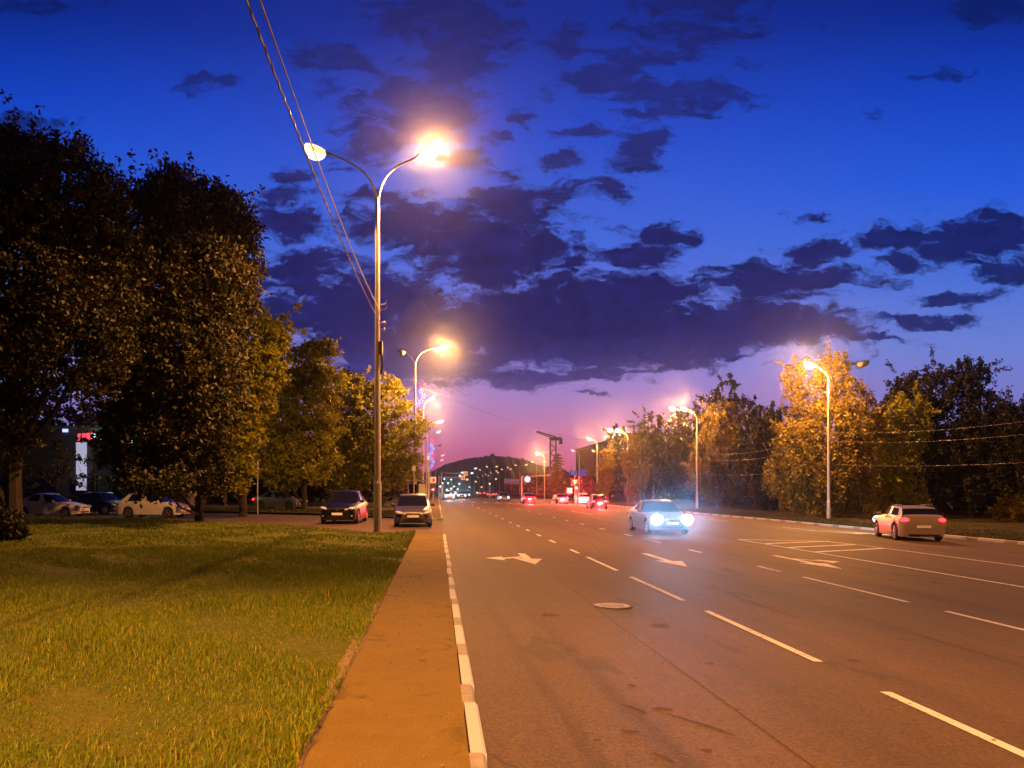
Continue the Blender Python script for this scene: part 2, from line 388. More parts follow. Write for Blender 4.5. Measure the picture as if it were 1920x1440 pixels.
M['leaf_unlit'] = leaf_mat('leaf_unlit', (.010,.011,.003), (.026,.023,.006), 0.15)  # darkened leaf copy: the shade on unlit trees is put into the colour
M['needle'] = leaf_mat('needle', (.10,.085,.03), (.16,.12,.04), 0.15)
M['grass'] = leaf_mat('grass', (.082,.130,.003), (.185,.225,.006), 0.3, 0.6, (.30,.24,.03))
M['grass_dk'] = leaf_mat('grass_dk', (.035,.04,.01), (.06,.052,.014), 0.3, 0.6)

# ------------------------------------------------------------------ ground, roads
def sheet(name, rows, m, kind='structure'):
    """rows of equal length of 3D points -> grid"""
    vs = [p for r in rows for p in r]; k = len(rows[0]); fs = []
    for i in range(len(rows)-1):
        for j in range(k-1): fs.append((i*k+j, i*k+j+1, (i+1)*k+j+1, (i+1)*k+j))
    b = MB(); b.add(vs, fs); o = b.build(name, m); struct(o, kind); return o

xs = [-690, -200, -60, -20, -5, -1, 0.3, 5, 10, 18, 24, 30, 45, 100, 300, 790]
sheet('ground', [[(x, y, gz(x) - 0.06) for x in xs] for y in (-58, -40, 0, 40, 100, 300, 700, 990)], M['far_ground'])
KR = 23.9
xr = [0.26, 2, 4, 7.8, 11.8, 15.4, 20, KR+0.02]
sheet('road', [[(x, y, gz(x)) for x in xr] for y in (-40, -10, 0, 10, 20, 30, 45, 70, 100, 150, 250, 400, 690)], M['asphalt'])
def poly(name, pts, m, z):
    b = MB(); b.add([(p[0], p[1], z) for p in pts], [tuple(range(len(pts)))]); return struct(b.build(name, m))
# side street opening to the main road
SA = [(.26,27.9),(-2.2,28.9),(-4.2,31.2),(-8,34.2),(-27,46.5),(-60,67),(-110,98)]
SB = [(.26,42),(-1.2,42.6),(-3,45),(-8,50),(-24,60.5),(-60,83),(-110,114)]
sheet('side_street', [[(p[0], p[1], 0.004) for p in SA], [((p[0]+q[0])/2, (p[1]+q[1])/2, 0.004) for p, q in zip(SA, SB)], [(q[0], q[1], 0.004) for q in SB]], M['side_asphalt'])
# sidewalk, 0.1 m above the road, up to the side street
HW = 0.10
XW = -0.80
def slab(name, pts, ztop, m, zbot=-0.05):
    """extruded polygon"""
    n = len(pts); b = MB()
    vs = [(p[0], p[1], ztop) for p in pts] + [(p[0], p[1], zbot) for p in pts]
    b.add(vs, [tuple(range(n))] + [(i, n+i, n+(i+1) % n, (i+1) % n) for i in range(n)])
    o = b.build(name, m); struct(o)
    bm = bmesh.new(); bm.from_mesh(o.data); bmesh.ops.recalc_face_normals(bm, faces=bm.faces); bm.to_mesh(o.data); bm.free()
    return o
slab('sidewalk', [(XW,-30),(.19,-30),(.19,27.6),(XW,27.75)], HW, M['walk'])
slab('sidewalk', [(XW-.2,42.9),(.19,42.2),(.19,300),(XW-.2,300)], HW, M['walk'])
# lawn (slightly undulating sheet) bounded by the sidewalk and the side street
rnd = random.Random(5)
def far_edge(x):
    pts = SA
    for (x0,y0),(x1,y1) in zip(pts[:-1], pts[1:]):
        if x1 <= x <= x0: return y0 + (y1-y0)*(x-x0)/(x1-x0) - 0.25
    return pts[-1][1]
def lawn_z(x, y):
    z = HW + 0.03 + 0.035*math.sin(x*0.9+1)*math.sin(y*0.7) + 0.02*math.sin(x*2.3+y*1.9)
    return z + 0.10*min(1.0, max(0.0, (-x-3)/12))
lx = [XW-.02, -1.0, -1.4, -2, -2.6, -3.2, -4, -5, -6, -7.5, -9, -11, -13, -16, -20, -25, -32, -45, -70]
rows = []
for t in [i/46 for i in range(47)]:
    rows.append([(x, -30 + (far_edge(min(x, -.9))+30)*t, lawn_z(x, -30 + (far_edge(min(x,-.9))+30)*t)) for x in lx])
sheet('lawn', rows, M['soil'])
# ragged dirt edging between sidewalk and lawn
er = []
for i in range(240):
    y = -2 + i*0.1275
    wv = 0.055 + 0.035*math.sin(y*1.7) + rnd.uniform(-.025,.03)
    er.append([(XW + 0.02 + rnd.uniform(-.012,.012), y, HW+0.005), (XW-.0, y, HW+.018+rnd.uniform(0,.018)), (XW-0.02-.7*max(.0,wv), y, HW+.028+rnd.uniform(0,.022)), (XW-.05-max(0,wv), y, HW+.01)])
sheet('path_edge', er, M['dirt'])
# lawns past the side street and the right hand verge
sheet('verge', [[(.19-1.2,43.2,HW+.004),(-3.2,45.6,.10),(-8,50.6,.12),(-24,61.1,.12),(-60,83.6,.12),(-110,114.6,.12)],
                [(-1.0,120,HW+.004),(-3.2,140,.10),(-8,150,.12),(-24,160,.12),(-60,170,.12),(-110,200,.12)], [(-1.0,420,HW),(-3.2,420,.10),(-8,420,.12),(-24,420,.12),(-60,420,.12),(-110,420,.12)]], M['verge'])
sheet('verge', [[(KR+.17,y,gz(KR)+.125),(26,y,gz(26)+.16),(30,y,gz(30)+.2),(40,y,gz(40)+.25),(90,y,gz(45)+.3)] for y in (-40,0,20,40,60,80,120,200,400,690)], M['verge'])

# kerbs: real 0.1 m step, painted white and bare in turn
def kerb(x0, x1, ylist, zoff, tilt=True):
    """ylist: (y0, y1, material index)"""
    b = MB()
    for (y0, y1, mi) in ylist:
        zt = gz((x0+x1)/2) + zoff; zb = gz((x0+x1)/2) - 0.05
        side = 1 if x0 < 5 else -1
        c = 0.018
        prof = [(x0,zb),(x0,zt-(c if side < 0 else 0)),(x0+(c if side < 0 else 0),zt),(x1-(c if side > 0 else 0),zt),(x1,zt-(c if side > 0 else 0)),(x1,zb)]
        jig = rnd.uniform(-.009,.009); zt += rnd.uniform(-.003,.003)
        vs = [(p[0]+jig, y0, p[1]) for p in prof] + [(p[0]+jig, y1-.012, p[1]) for p in prof]
        n = len(prof)
        b.add(vs, [(i, i+1, n+i+1, n+i) for i in range(n-1)] + [tuple(range(n))[::-1], tuple(range(n, 2*n))], mi)
    o = b.build('kerb', [M['kerb_white'], M['kerb_grey']]); struct(o)
    bm = bmesh.new(); bm.from_mesh(o.data); bmesh.ops.recalc_face_normals(bm, faces=bm.faces); bm.to_mesh(o.data); bm.free()
    return o
yl = []; y = 4.67 - 1.64*8 - .53
while y < 27.3:
    yl.append((y, y+.53, 1)); yl.append((y+.53, min(y+1.64, 27.6), 0)); y += 1.64
kerb(.197, .297, yl, HW+.004)
yl = []; y = 42.2
while y < 120: yl.append((y, y+.5, 1)); yl.append((y+.5, y+1.7, 0)); y += 1.7
kerb(.197, .297, yl, HW+.004)
kb = MB()
for i in range(6):
    kb.box((XW + .19 + (.33*i) - .9, 42.15 + .02*(5-i), .045), (.32,.12,.13), i % 2)
struct(kb.build('kerb', [M['kerb_white'], M['kerb_grey']]))
yl = []; y = -20
while y < 330: yl.append((y, y+.75, 1)); yl.append((y+.75, y+2.35, 0)); y += 2.35
kerb(KR, KR+.15, yl, .13)
# ------------------------------------------------------------------ road markings (sheets 4 mm above the asphalt)
def mark(polys, name='road_marking'):
    b = MB()
    for p in polys: b.add([(x, y, gz(x)+.004) for x, y in p], [tuple(range(len(p)))])
    o = b.build(name, M['paint']); struct(o)
    bm = bmesh.new(); bm.from_mesh(o.data); bmesh.ops.recalc_face_normals(bm, faces=bm.faces)
    for f in bm.faces:
        if f.normal.z < 0: f.normal_flip()
    bm.to_mesh(o.data); bm.free(); return o
def dash(x, y0, y1, wd=.10): return [(x-wd/2,y0),(x+wd/2,y0),(x+wd/2,y1),(x-wd/2,y1)]
L1 = 3.95; L2 = 7.84; L3 = 11.85; L4 = 15.7
for (a, b_) in [(3.2,6.8-.02),(7.97,11.3),(12.35,15.7),(16.9,20.3),(21.5,22.8),(25.8,27.1),(29.4,30.6),(33,34.2),(37,38.2),(41,42.2),(46,47.2),(51,52.2),(57,58.2),(64,65.2)]: mark([dash(L1, a, b_)])
for (a, b_) in [(2.5,7),(8.2,11.85),(12.8,16.5),(17.6,18.8),(22.8,24.0),(27.0,28.2),(31,32.2),(36,37.2),(41,42.2),(46,47.2),(51,52.2),(58,59.2),(65,66.2)]: mark([dash(L2, a, b_)])
mark([dash(L3, -20, 30.3, .12)]); mark([dash(L4, -20, 28.6, .12)])
mark([[(11.9,30.3),(11.9,30.5),(15.4,30.6),(15.76,28.6),(15.64,28.6),(15.2,30.42)]])
for k in range(3):
    y0 = 28.0 - 1.85*k
    mark([[(L3+.1,y0-.14),(L3+.1,y0+.14),(L4-.1,y0+2.6+.14),(L4-.1,y0+2.6-.14)]])
def arrow(cx, y0, y1, turn):
    """arrow whose straight head points towards -y; turn -1/0/1 adds a side head"""
    polys = []
    hw = .36
    polys.append([(cx-.10,y1),(cx+.10,y1),(cx+.10,y0+1.5),(cx-.10,y0+1.5)])
    polys.append([(cx-hw,y0+1.5),(cx+hw,y0+1.5),(cx,y0)])
    if turn:
        s = turn; yb = y1 - .9
        polys.append([(cx+s*.10,yb),(cx+s*.10,yb-.32),(cx+s*.62,yb-.85),(cx+s*.62,yb-.55)])
        polys.append([(cx+s*.62,yb-.2),(cx+s*.62,yb-1.25),(cx+s*1.08,yb-.75)])
    mark(polys)
arrow(2.28, 17.9, 20.9, -1); arrow(5.92, 18.2, 22.0, 0); arrow(9.8, 18.6, 22.4, 1)
# crosswalk and stop line far ahead
mark([[(.6,103.4),(.6,104.0),(22.5,104.0),(22.5,103.4)]])
for k in range(13): mark([dash(1.6+k*1.7, 106, 109.5, .5)])
for (x, a, b_) in [(L1,72,76),(L1,84,88),(L2,72,76),(L2,84,88),(L3+.3,60,70),(L3+.3,74,78),(L3+.3,82,86),(L4+.4,60,64),(L4+.4,72,76),(L4+4,40,44),(L4+4,52,56),(L4+4,64,68)]: mark([dash(x, a, b_)])

def blot(pts): 
    b = MB(); b.add([(x, y, gz(x)+.002) for x, y in pts], [tuple(range(len(pts)))])
    o = b.build('road_surface_stain', M['stain']); struct(o); 
    bm = bmesh.new(); bm.from_mesh(o.data)
    for f in bm.faces:
        f.normal_update()
        if f.normal.z < 0: f.normal_flip()
    bm.to_mesh(o.data); bm.free()
M['stain'] = ground_mat('stain', (.052,.026,.008), (.064,.031,.010), (.045,.022,.007), 2.0, 9.0, 0.4, 70.0, 0.8)
def spot(cx, cy, rx, ry, n=22):
    ph = rnd.uniform(0,6); blot([(cx+rx*math.cos(k*2*math.pi/n)*(1+.22*math.sin(3*k*2*math.pi/n+ph)+rnd.uniform(-.1,.1)), cy+ry*math.sin(k*2*math.pi/n)*(1+.2*math.sin(2*k*2*math.pi/n+ph)+rnd.uniform(-.1,.1))) for k in range(n)])
def streak(pts, wd):
    L = [(x-wd*math.sin(math.pi*(i+.4)/len(pts))*.5, y) for i, (x, y) in enumerate(pts)]; Rr = [(x+wd*math.sin(math.pi*(i+.4)/len(pts))*.5, y) for i, (x, y) in enumerate(pts)]
    blot(L+Rr[::-1])
for (u, v, rx, ry) in ((1180,1374,.065,.05),(1244,1331,.075,.05),(1185,1287,.04,.045),(1030,1154,.12,.12),(1240,1174,.12,.12),(1330,1245,.05,.05),(1325,1410,.04,.03),(1600,1240,.06,.06),(1385,1332,.03,.02),(1120,1390,.03,.02)):
    X, Y = (u-820)/F, (v-917.5)/F; Y = EYE/(Y-SL*X); spot(X*Y, Y, rx, ry)
for seg in ([(1158,1322),(1180,1326),(1200,1334),(1212,1340)], [(1250,1340),(1290,1352),(1330,1364),(1380,1382)], [(1225,1414),(1245,1422),(1260,1432)], [(1330,1100),(1420,1135),(1500,1160)]):
    q = []
    for u, v in seg:
        X, Y = (u-820)/F, (v-917.5)/F; Y = EYE/(Y-SL*X); q.append((X*Y, Y))
    streak(q, .06)
for x0 in (2.35, 6.1, 9.6):      # paving seams
    q = [(x0+.02*math.sin(k*.7)+rnd.uniform(-.006,.006), 3+k*1.0) for k in range(70)]
    blot([(x-.008,y) for x, y in q]+[(x+.008,y) for x, y in q[::-1]])
# manhole cover
mh = thing('manhole_cover', 'worn steel manhole cover shining in the nearest lane of the asphalt', 'manhole cover', (2.64,11.6,gz(2.64)+.004))
b = MB(); b.disc((0,0,.0), .265, 28, 0, 'z', .010)
for i in range(-3,4):
    for j in range(-3,4):
        if i*i+j*j < 9: b.box((i*.07, j*.07, .0075), (.035,.035,.005))
b.build('lid', mat('manhole_metal', (.20,.17,.14), .5, .3, var=.2), mh)
b = MB(); b.tube([(.285*math.cos(t), .33*math.sin(t), -.002) for t in [k*2*math.pi/24 for k in range(25)]], .012, 6, 0, False); b.build('rim', M['dark_metal'], mh)

# ------------------------------------------------------------------ grass blades
def blades(name, n, region, hmin, hmax, wd, m, seed, zf, clump=True):
    r = np.random.default_rng(seed)
    x, y = region(r, n)
    n = len(x)
    z = np.array([zf(a, b) for a, b in zip(x, y)])
    base = np.stack([x, y, z-.01], 1)
    patch = 0.75 + 0.5*np.sin(x*1.3+2*np.sin(y*.8))*np.sin(y*1.1+1.5*np.sin(x*.7))
    h = r.uniform(hmin, hmax, n)*patch.clip(.45,1.3)
    ang = r.uniform(0, 2*np.pi, n); lean = r.uniform(.05,.75,n)*h
    la = r.uniform(0, 2*np.pi, n)
    wv = np.stack([np.cos(ang), np.sin(ang), 0*ang],1)*(wd*r.uniform(.6,1.3,n))[:,None]
    ld = np.stack([np.cos(la), np.sin(la), 0*la],1)
    mid = base + ld*(lean*.35)[:,None]; mid[:,2] += h*.6
    tip = base + ld*lean[:,None]; tip[:,2] += h*(1-.25*lean/h)
    V = np.stack([base-wv, base+wv, mid+wv*.7, mid-wv*.7, tip], 1).reshape(-1,3)
    k = np.arange(n)*5
    q = np.stack([k,k+1,k+2,k+3],1); t = np.stack([k+3,k+2,k+4],1)
    me = bpy.data.meshes.new(name)
    me.vertices.add(len(V)); me.vertices.foreach_set('co', V.ravel().astype(np.float32))
    loops = np.concatenate([q.ravel(), t.ravel()])
    me.loops.add(len(loops)); me.loops.foreach_set('vertex_index', loops.astype(np.int32))
    me.polygons.add(2*n)
    ls = np.concatenate([np.arange(n)*4, 4*n+np.arange(n)*3])
    me.polygons.foreach_set('loop_start', ls.astype(np.int32))
    me.materials.append(m); me.update(calc_edges=True); me.validate()
    o = link(name, me); struct(o, 'stuff'); return o
def reg(y0, y1, slope, x0=-.86, margin=2.0):
    def f(r, n):
        y = np.sqrt(r.uniform(y0*y0, y1*y1, n)); x = x0 - r.uniform(0, 1, n)*(slope*y + margin)
        fe = np.array([far_edge(min(a,-.9)) for a in x])
        k = y < fe
        bare = (np.sin(x*1.9+.5)*np.sin(y*1.3+.9) + .5*np.sin(x*4.1+y*3.3)) 
        k &= (bare < .95) | (r.uniform(0,1,n) < .35)
        return x[k], y[k]
    return f
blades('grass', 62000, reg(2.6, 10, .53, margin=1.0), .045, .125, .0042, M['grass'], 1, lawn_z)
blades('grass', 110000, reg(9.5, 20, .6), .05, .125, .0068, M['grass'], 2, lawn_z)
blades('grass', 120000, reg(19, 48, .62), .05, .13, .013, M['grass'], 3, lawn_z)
def reg_edge(r, n):
    y = r.uniform(2.5, 28, n); return XW + .015 - np.abs(r.normal(0,.07,n)), y
blades('grass', 4500, reg_edge, .05, .13, .005, M['grass'], 4, lawn_z)
def reg_right(r, n):
    y = r.uniform(24, 110, n); x = KR + .2 + r.uniform(0,1,n)**1.5*10; return x, y
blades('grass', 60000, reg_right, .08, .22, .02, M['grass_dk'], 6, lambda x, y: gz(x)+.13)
def reg_verge(r, n):
    x = -r.uniform(1.2, 32, n); y0 = np.interp(-x, [1.2,3.2,8,24,60],[43.4,45.8,50.8,61.3,83.8]); return x, y0 + .3 + r.uniform(0,9,n)
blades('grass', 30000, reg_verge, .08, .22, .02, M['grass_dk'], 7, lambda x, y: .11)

gb = MB()
for k in range(420):
    y = 3 + 24*rnd.random()**1.6
    x = rnd.uniform(XW+.03, .15) if k % 3 else rnd.uniform(.34, 6)
    z = HW if x < .2 else gz(x)
    q = rnd.uniform(.004,.013)
    gb.ell((x,y,z+q*.5), (q,q*rnd.uniform(.6,1.4),q*.7), 5, 3)
struct(gb.build('gravel', M['dirt']), 'stuff')
# ------------------------------------------------------------------ trees
def leaf_mesh(name, C, size, r, m, asp=.55, flat=None):
    n = len(C)
    a = r.normal(0,1,(n,3)); a /= np.linalg.norm(a,axis=1)[:,None]
    c = r.normal(0,1,(n,3)); b = np.cross(a,c); b /= np.linalg.norm(b,axis=1)[:,None]
    s = (size*r.uniform(.65,1.35,n))[:,None]
    V = np.stack([C-a*s, C+b*s*asp, C+a*s, C-b*s*asp],1).reshape(-1,3)
    me = bpy.data.meshes.new(name)
    me.vertices.add(4*n); me.vertices.foreach_set('co', V.ravel().astype(np.float32))
    me.loops.add(4*n); me.loops.foreach_set('vertex_index', np.arange(4*n,dtype=np.int32))
    me.polygons.add(n); me.polygons.foreach_set('loop_start', np.arange(n,dtype=np.int32)*4)
    me.materials.append(m); me.update(calc_edges=True); return me

def crown_points(r, blobs, n, crad, per=26, droop=0.0, inner=.45):
    vol = np.array([b[3]*b[4]+b[4]*b[5]+b[3]*b[5] for b in blobs]); pr = vol/vol.sum()
    nc = max(1, n//per)
    k = r.choice(len(blobs), nc, p=pr); B = np.array(blobs)[k]
    d = r.normal(0,1,(nc,3)); d /= np.linalg.norm(d,axis=1)[:,None]
    rr = r.uniform(inner,1.06,nc)**.6
    cc = B[:,:3] + d*B[:,3:]*rr[:,None]
    cs = crad*r.uniform(.45,1.35,nc)
    P = np.repeat(cc,per,0); S = np.repeat(cs,per)[:,None]
    off = r.normal(0,.42,(nc*per,3))*S*np.array([1,1,.75])
    if droop > 0:
        t = r.uniform(0,1,nc*per); ln = np.repeat(droop*r.uniform(.2,1.2,nc),per)
        off = off*np.array([.7,.7,.7]); off[:,2] -= t*ln
    return P+off

def auto_blobs(r, rx, ry, zc, rz, n, br=.42):
    out = []
    for i in range(n):
        d = r.normal(0,1,3); d /= np.linalg.norm(d); q = r.uniform(.25,.78)
        s = br*r.uniform(.7,1.2)
        taper = 1.0 - .25*max(0, d[2])
        out.append((d[0]*rx*q*taper, d[1]*ry*q*taper, zc+d[2]*rz*q, rx*s, ry*s, rz*s*.75))
    out.append((0,0,zc,rx*.5,ry*.5,rz*.6))
    return out

def make_tree(name, label, cat, loc, blobs, n, leaf, m, bark, trunk_r, th, seed, group=None, crad=.45, droop=0.0, lean=(0,0), rz=0.0, sprigs=0, forks=None):
    r = np.random.default_rng(seed)
    root = thing(name, label, cat, loc, rz, group)
    b = MB()
    top = (lean[0], lean[1], th)
    pts = [(lean[0]*t*t + .12*math.sin(t*5+seed)*trunk_r*4*t, lean[1]*t*t + .1*math.sin(t*4+seed*2)*trunk_r*4*t, -.1 + (th+.1)*t) for t in [0,.04,.12,.25,.4,.55,.7,.85,1]]
    b.tube(pts, [trunk_r*k for k in (1.35,1.12,1,.93,.85,.74,.6,.42,.18)], 9)
    for q in blobs:
        t = min(.85, max(.22, (q[2]-q[5]*.9)/th)); s = pts[min(7, int(t*8))]
        e = Vector(q[:3]); s = Vector(s); mid = s.lerp(e,.5) + Vector((0,0,-.08*(e-s).length))
        tip = e + (e-s).normalized()*q[3]*.55
        b.tube([s, mid, e, tip], [trunk_r*.42, trunk_r*.3, trunk_r*.16, trunk_r*.05], 5)
    autosmooth(b.build('trunk', bark, root))
    C = crown_points(r, blobs, int(n*.8), crad*.95, 44, droop)
    if sprigs:
        k = r.choice(len(blobs), sprigs); Bq = np.array(blobs)[k]
        d = r.normal(0,1,(sprigs,3)); d[:,2] = np.abs(d[:,2])*.9; d /= np.linalg.norm(d,axis=1)[:,None]
        base = Bq[:,:3]+d*Bq[:,3:]*.9; ex = r.uniform(.4,1.5,sprigs)
        tt = r.uniform(0,1,(sprigs,40))
        S = base[:,None,:] + d[:,None,:]*(tt*ex[:,None])[:,:,None] + r.normal(0,.10,(sprigs,40,3))
        C = np.concatenate([C, S.reshape(-1,3)])
    link('crown', leaf_mesh('crown', C, leaf, r, m), root)
    return root

def blob_px(items, X0, Y0, zb):
    """(u, v, ru, rv, dy) ellipses seen at distance Y0+dy -> local ellipsoids"""
    out = []
    for (u, v, ru, rv, dy) in items:
        Y = Y0+dy; k = Y/F
        out.append(((u-820)*k - X0, dy, EYE+(917.5-v)*k - zb, ru*k, max(ru*k*.8, .9), rv*k))
    return out
# the two big dark trees on the lawn
G1 = 'broadleaf trees along the lawn and side street'
T1 = blob_px([(60,370,170,120,0),(-60,400,170,170,0),(130,320,66,56,-1),(30,300,80,50,1),(150,450,90,100,0),(10,560,180,150,-1),(120,630,120,120,-1.5),(-80,650,190,160,-2),(-10,690,60,60,-2),(-140,330,170,110,0),(-40,800,110,90,-1),(190,560,70,100,0),(-150,860,90,80,-1),(200,480,80,90,0),(175,640,80,120,0),(60,520,140,160,1),(205,400,40,40,0)], -16.0, 29.0, .2)
make_tree('broadleaf_tree', 'huge near black broadleaf tree with a thick trunk beside the dark bush on the lawn', 'tree', (-16.0,29.0,.2), T1, 150000, .088, M['leaf_dark'], M['bark'], .34, 10, 11, G1, .5, sprigs=70)
T2 = blob_px([(345,400,80,70,0),(300,440,130,90,-1),(425,430,60,64,0),(445,510,46,66,.5),(350,540,120,110,-2),(432,590,46,46,0),(230,560,110,130,-1),(330,660,110,100,-2.5),(272,720,84,100,-2),(350,790,90,90,-2),(200,450,60,50,0),(338,345,36,32,0),(290,850,100,76,-2),(390,720,66,90,-1),(380,880,50,60,-1),(255,800,70,80,-2),(215,620,70,120,0),(300,905,56,22,-4),(330,560,130,150,0),(440,445,44,52,0),(412,385,44,36,0),(300,375,50,48,0),(455,560,34,40,0)], -10.9, 35.2, .1)
make_tree('broadleaf_tree', 'tall broad dark tree with a lamplit orange rim next to the parked white cars', 'tree', (-10.9,35.2,.1), T2, 155000, .102, M['leaf_dark'], M['bark'], .17, 13, 12, G1, .6, sprigs=80)
T3 = blob_px([(470,640,66,60,0),(510,620,36,34,-.5),(450,720,70,80,0),(440,800,60,80,0),(500,690,40,40,-1),(430,880,50,50,0),(410,610,60,60,1)], -12, 44, .1)
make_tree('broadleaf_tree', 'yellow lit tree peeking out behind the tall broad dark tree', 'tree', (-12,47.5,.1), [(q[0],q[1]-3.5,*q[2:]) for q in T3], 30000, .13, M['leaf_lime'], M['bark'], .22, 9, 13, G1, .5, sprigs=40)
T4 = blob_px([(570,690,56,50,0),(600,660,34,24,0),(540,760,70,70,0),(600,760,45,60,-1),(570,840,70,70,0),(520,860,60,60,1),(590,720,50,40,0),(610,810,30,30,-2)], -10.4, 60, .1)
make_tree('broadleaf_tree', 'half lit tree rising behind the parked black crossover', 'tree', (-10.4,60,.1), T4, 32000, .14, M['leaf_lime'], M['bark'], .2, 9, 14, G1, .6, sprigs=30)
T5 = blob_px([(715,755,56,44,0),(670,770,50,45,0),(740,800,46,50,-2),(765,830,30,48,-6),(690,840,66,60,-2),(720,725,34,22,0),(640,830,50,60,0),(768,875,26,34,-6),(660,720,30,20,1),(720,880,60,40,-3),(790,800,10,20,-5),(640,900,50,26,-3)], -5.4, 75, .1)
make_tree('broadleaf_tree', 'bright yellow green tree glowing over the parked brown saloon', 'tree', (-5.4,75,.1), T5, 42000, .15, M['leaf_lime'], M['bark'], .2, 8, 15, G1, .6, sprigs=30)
r5 = np.random.default_rng(77)
for i, (x, y, h, wd, lb) in enumerate([(-11,86,17,5,'tall dark tree standing behind the yellow lit crowns'), (-16,80,15,6,'dark tree behind the thin sign post at the side street'), (-20.5,74,14,5,'dark tree behind the parked white cars by the shop'),
        (-47,84,17,7,'dark tree beyond the shop with the neon sign'), (-6.6,94,9,3.6,'lit roadside tree just past the bright yellow green tree'), (-6,128,9,4,'distant roadside tree before the blue star lights'), (-7,175,9,4.5,'distant roadside tree past the second star light'), (-50,64,15,8,'dark tree at the end of the side street')]):
    make_tree('broadleaf_tree', lb, 'tree', (x,y,.1), auto_blobs(r5, wd*.9, wd*.9, h*.58, h*.44, 9), 12000 if y < 100 else 7000, .17, M['leaf_far'] if i not in (4,5) else M['leaf_lime'], M['bark'], .22, h*.8, 100+i, G1, .7, sprigs=15)
# dark bush by the trunk
bs = thing('bush', 'round dark bush at the foot of the huge near black tree', 'bush', (-12.6,22.3,.2))
rb = np.random.default_rng(3)
bb = [(0,0,.45,.75,.6,.5),(-.5,.1,.7,.6,.6,.5),(-1.1,.2,.8,.8,.7,.75),(.25,-.1,.3,.45,.4,.3)]
link('foliage', leaf_mesh('foliage', crown_points(rb, bb, 9000, .14), .05, rb, M['leaf_dark']), bs)
b = MB()
for q in bb: b.tube([(q[0]*.3-.3,0,-.1),(q[0],q[1],q[2])], [.03,.012], 5)
b.build('stem', M['bark'], bs)
# overhanging tree beside the photographer: shades a strip of the lawn
rh = np.random.default_rng(9)
# birches on the far side of the road
G2 = 'birches along the far verge'
def birch(label, loc, items, n, seed, leaf=.12, m=None, th=None, zb=None, trunks=2, droop=1.5):
    zb = loc[2]
    bl = blob_px(items, loc[0], loc[1], zb)
    t = make_tree('birch_tree', label, 'tree', loc, bl, int(n*1.35), leaf, m or M['leaf_birch'], M['birch'], .14, max(q[2] for q in bl), seed, G2, .5, droop, sprigs=35)
    return t
GY = lambda x: gz(x)+.2
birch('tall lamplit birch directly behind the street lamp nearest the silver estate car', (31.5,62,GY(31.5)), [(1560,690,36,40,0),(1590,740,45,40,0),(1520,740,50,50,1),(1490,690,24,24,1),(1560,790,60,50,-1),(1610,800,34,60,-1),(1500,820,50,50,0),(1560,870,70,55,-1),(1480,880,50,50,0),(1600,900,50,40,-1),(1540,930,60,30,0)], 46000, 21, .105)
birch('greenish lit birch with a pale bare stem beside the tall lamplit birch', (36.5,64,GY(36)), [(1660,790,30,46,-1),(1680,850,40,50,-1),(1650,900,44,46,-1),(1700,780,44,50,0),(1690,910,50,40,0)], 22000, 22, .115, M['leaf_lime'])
birch('big dark birch clump with drooping crown behind the silver estate car', (42,66,GY(42)), [(1760,720,60,40,0),(1810,700,46,36,0),(1710,760,54,60,1),(1840,770,36,60,0),(1780,800,80,70,0),(1730,860,70,60,0),(1830,870,56,60,0),(1790,910,70,40,-1),(1690,720,26,26,1)], 40000, 23, .13, M['leaf_unlit'])
birch('dark birch at the frame edge beyond the silver estate car', (50,62,GY(45)), [(1950,790,70,50,0),(1900,780,24,30,0),(1990,840,90,90,0),(1910,880,50,60,0)], 20000, 24, .13, M['leaf_unlit'])
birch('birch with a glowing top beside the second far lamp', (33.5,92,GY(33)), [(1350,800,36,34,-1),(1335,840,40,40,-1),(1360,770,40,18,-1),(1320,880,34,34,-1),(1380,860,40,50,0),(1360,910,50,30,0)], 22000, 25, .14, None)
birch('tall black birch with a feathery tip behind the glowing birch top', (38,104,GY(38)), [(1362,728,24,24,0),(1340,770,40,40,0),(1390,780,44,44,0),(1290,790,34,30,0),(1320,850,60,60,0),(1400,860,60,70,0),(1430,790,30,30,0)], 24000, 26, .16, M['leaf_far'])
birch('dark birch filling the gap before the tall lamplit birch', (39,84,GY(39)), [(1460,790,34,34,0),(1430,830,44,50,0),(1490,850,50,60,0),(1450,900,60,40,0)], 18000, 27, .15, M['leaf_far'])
birch('birch with pale trunk behind the oncoming car', (29.5,112,GY(29.5)), [(1190,835,14,18,0),(1178,860,12,18,0),(1200,890,16,30,0),(1190,915,16,12,0)], 9000, 28, .15, None)
birch('slim lit birch beside the red lit cars', (27.5,124,GY(27.5)), [(1140,860,10,18,0),(1136,890,13,20,0),(1130,915,12,16,0)], 8000, 29, .16, None)
birch('dark birch with double lamp in front of it', (36,128,GY(36)), [(1220,800,34,30,0),(1250,830,44,50,0),(1200,860,40,50,0),(1240,890,50,40,0),(1270,800,24,24,0)], 16000, 30, .18, M['leaf_far'])
birch('dark rounded birch before the striped building', (36,142,GY(36)), [(1158,818,20,18,0),(1170,850,30,40,0),(1150,880,26,40,0),(1190,880,30,40,0)], 12000, 31, .2, M['leaf_far'])
r6 = np.random.default_rng(41)
fb_ = None
FT = [(37,165,9),(41,72,11),(46,80,13),(52,74,12),(58,66,12),(44,96,12),(50,90,13),(48,112,13),(55,100,14),(42,118,12),(36,190,8),(35,215,8),(37,240,9),(34,268,9),(36,300,9),(35,335,9),(36,372,9),(35,410,9),(37,450,10),(36,500,10),(46,136,13),(60,84,13),(66,72,12)]
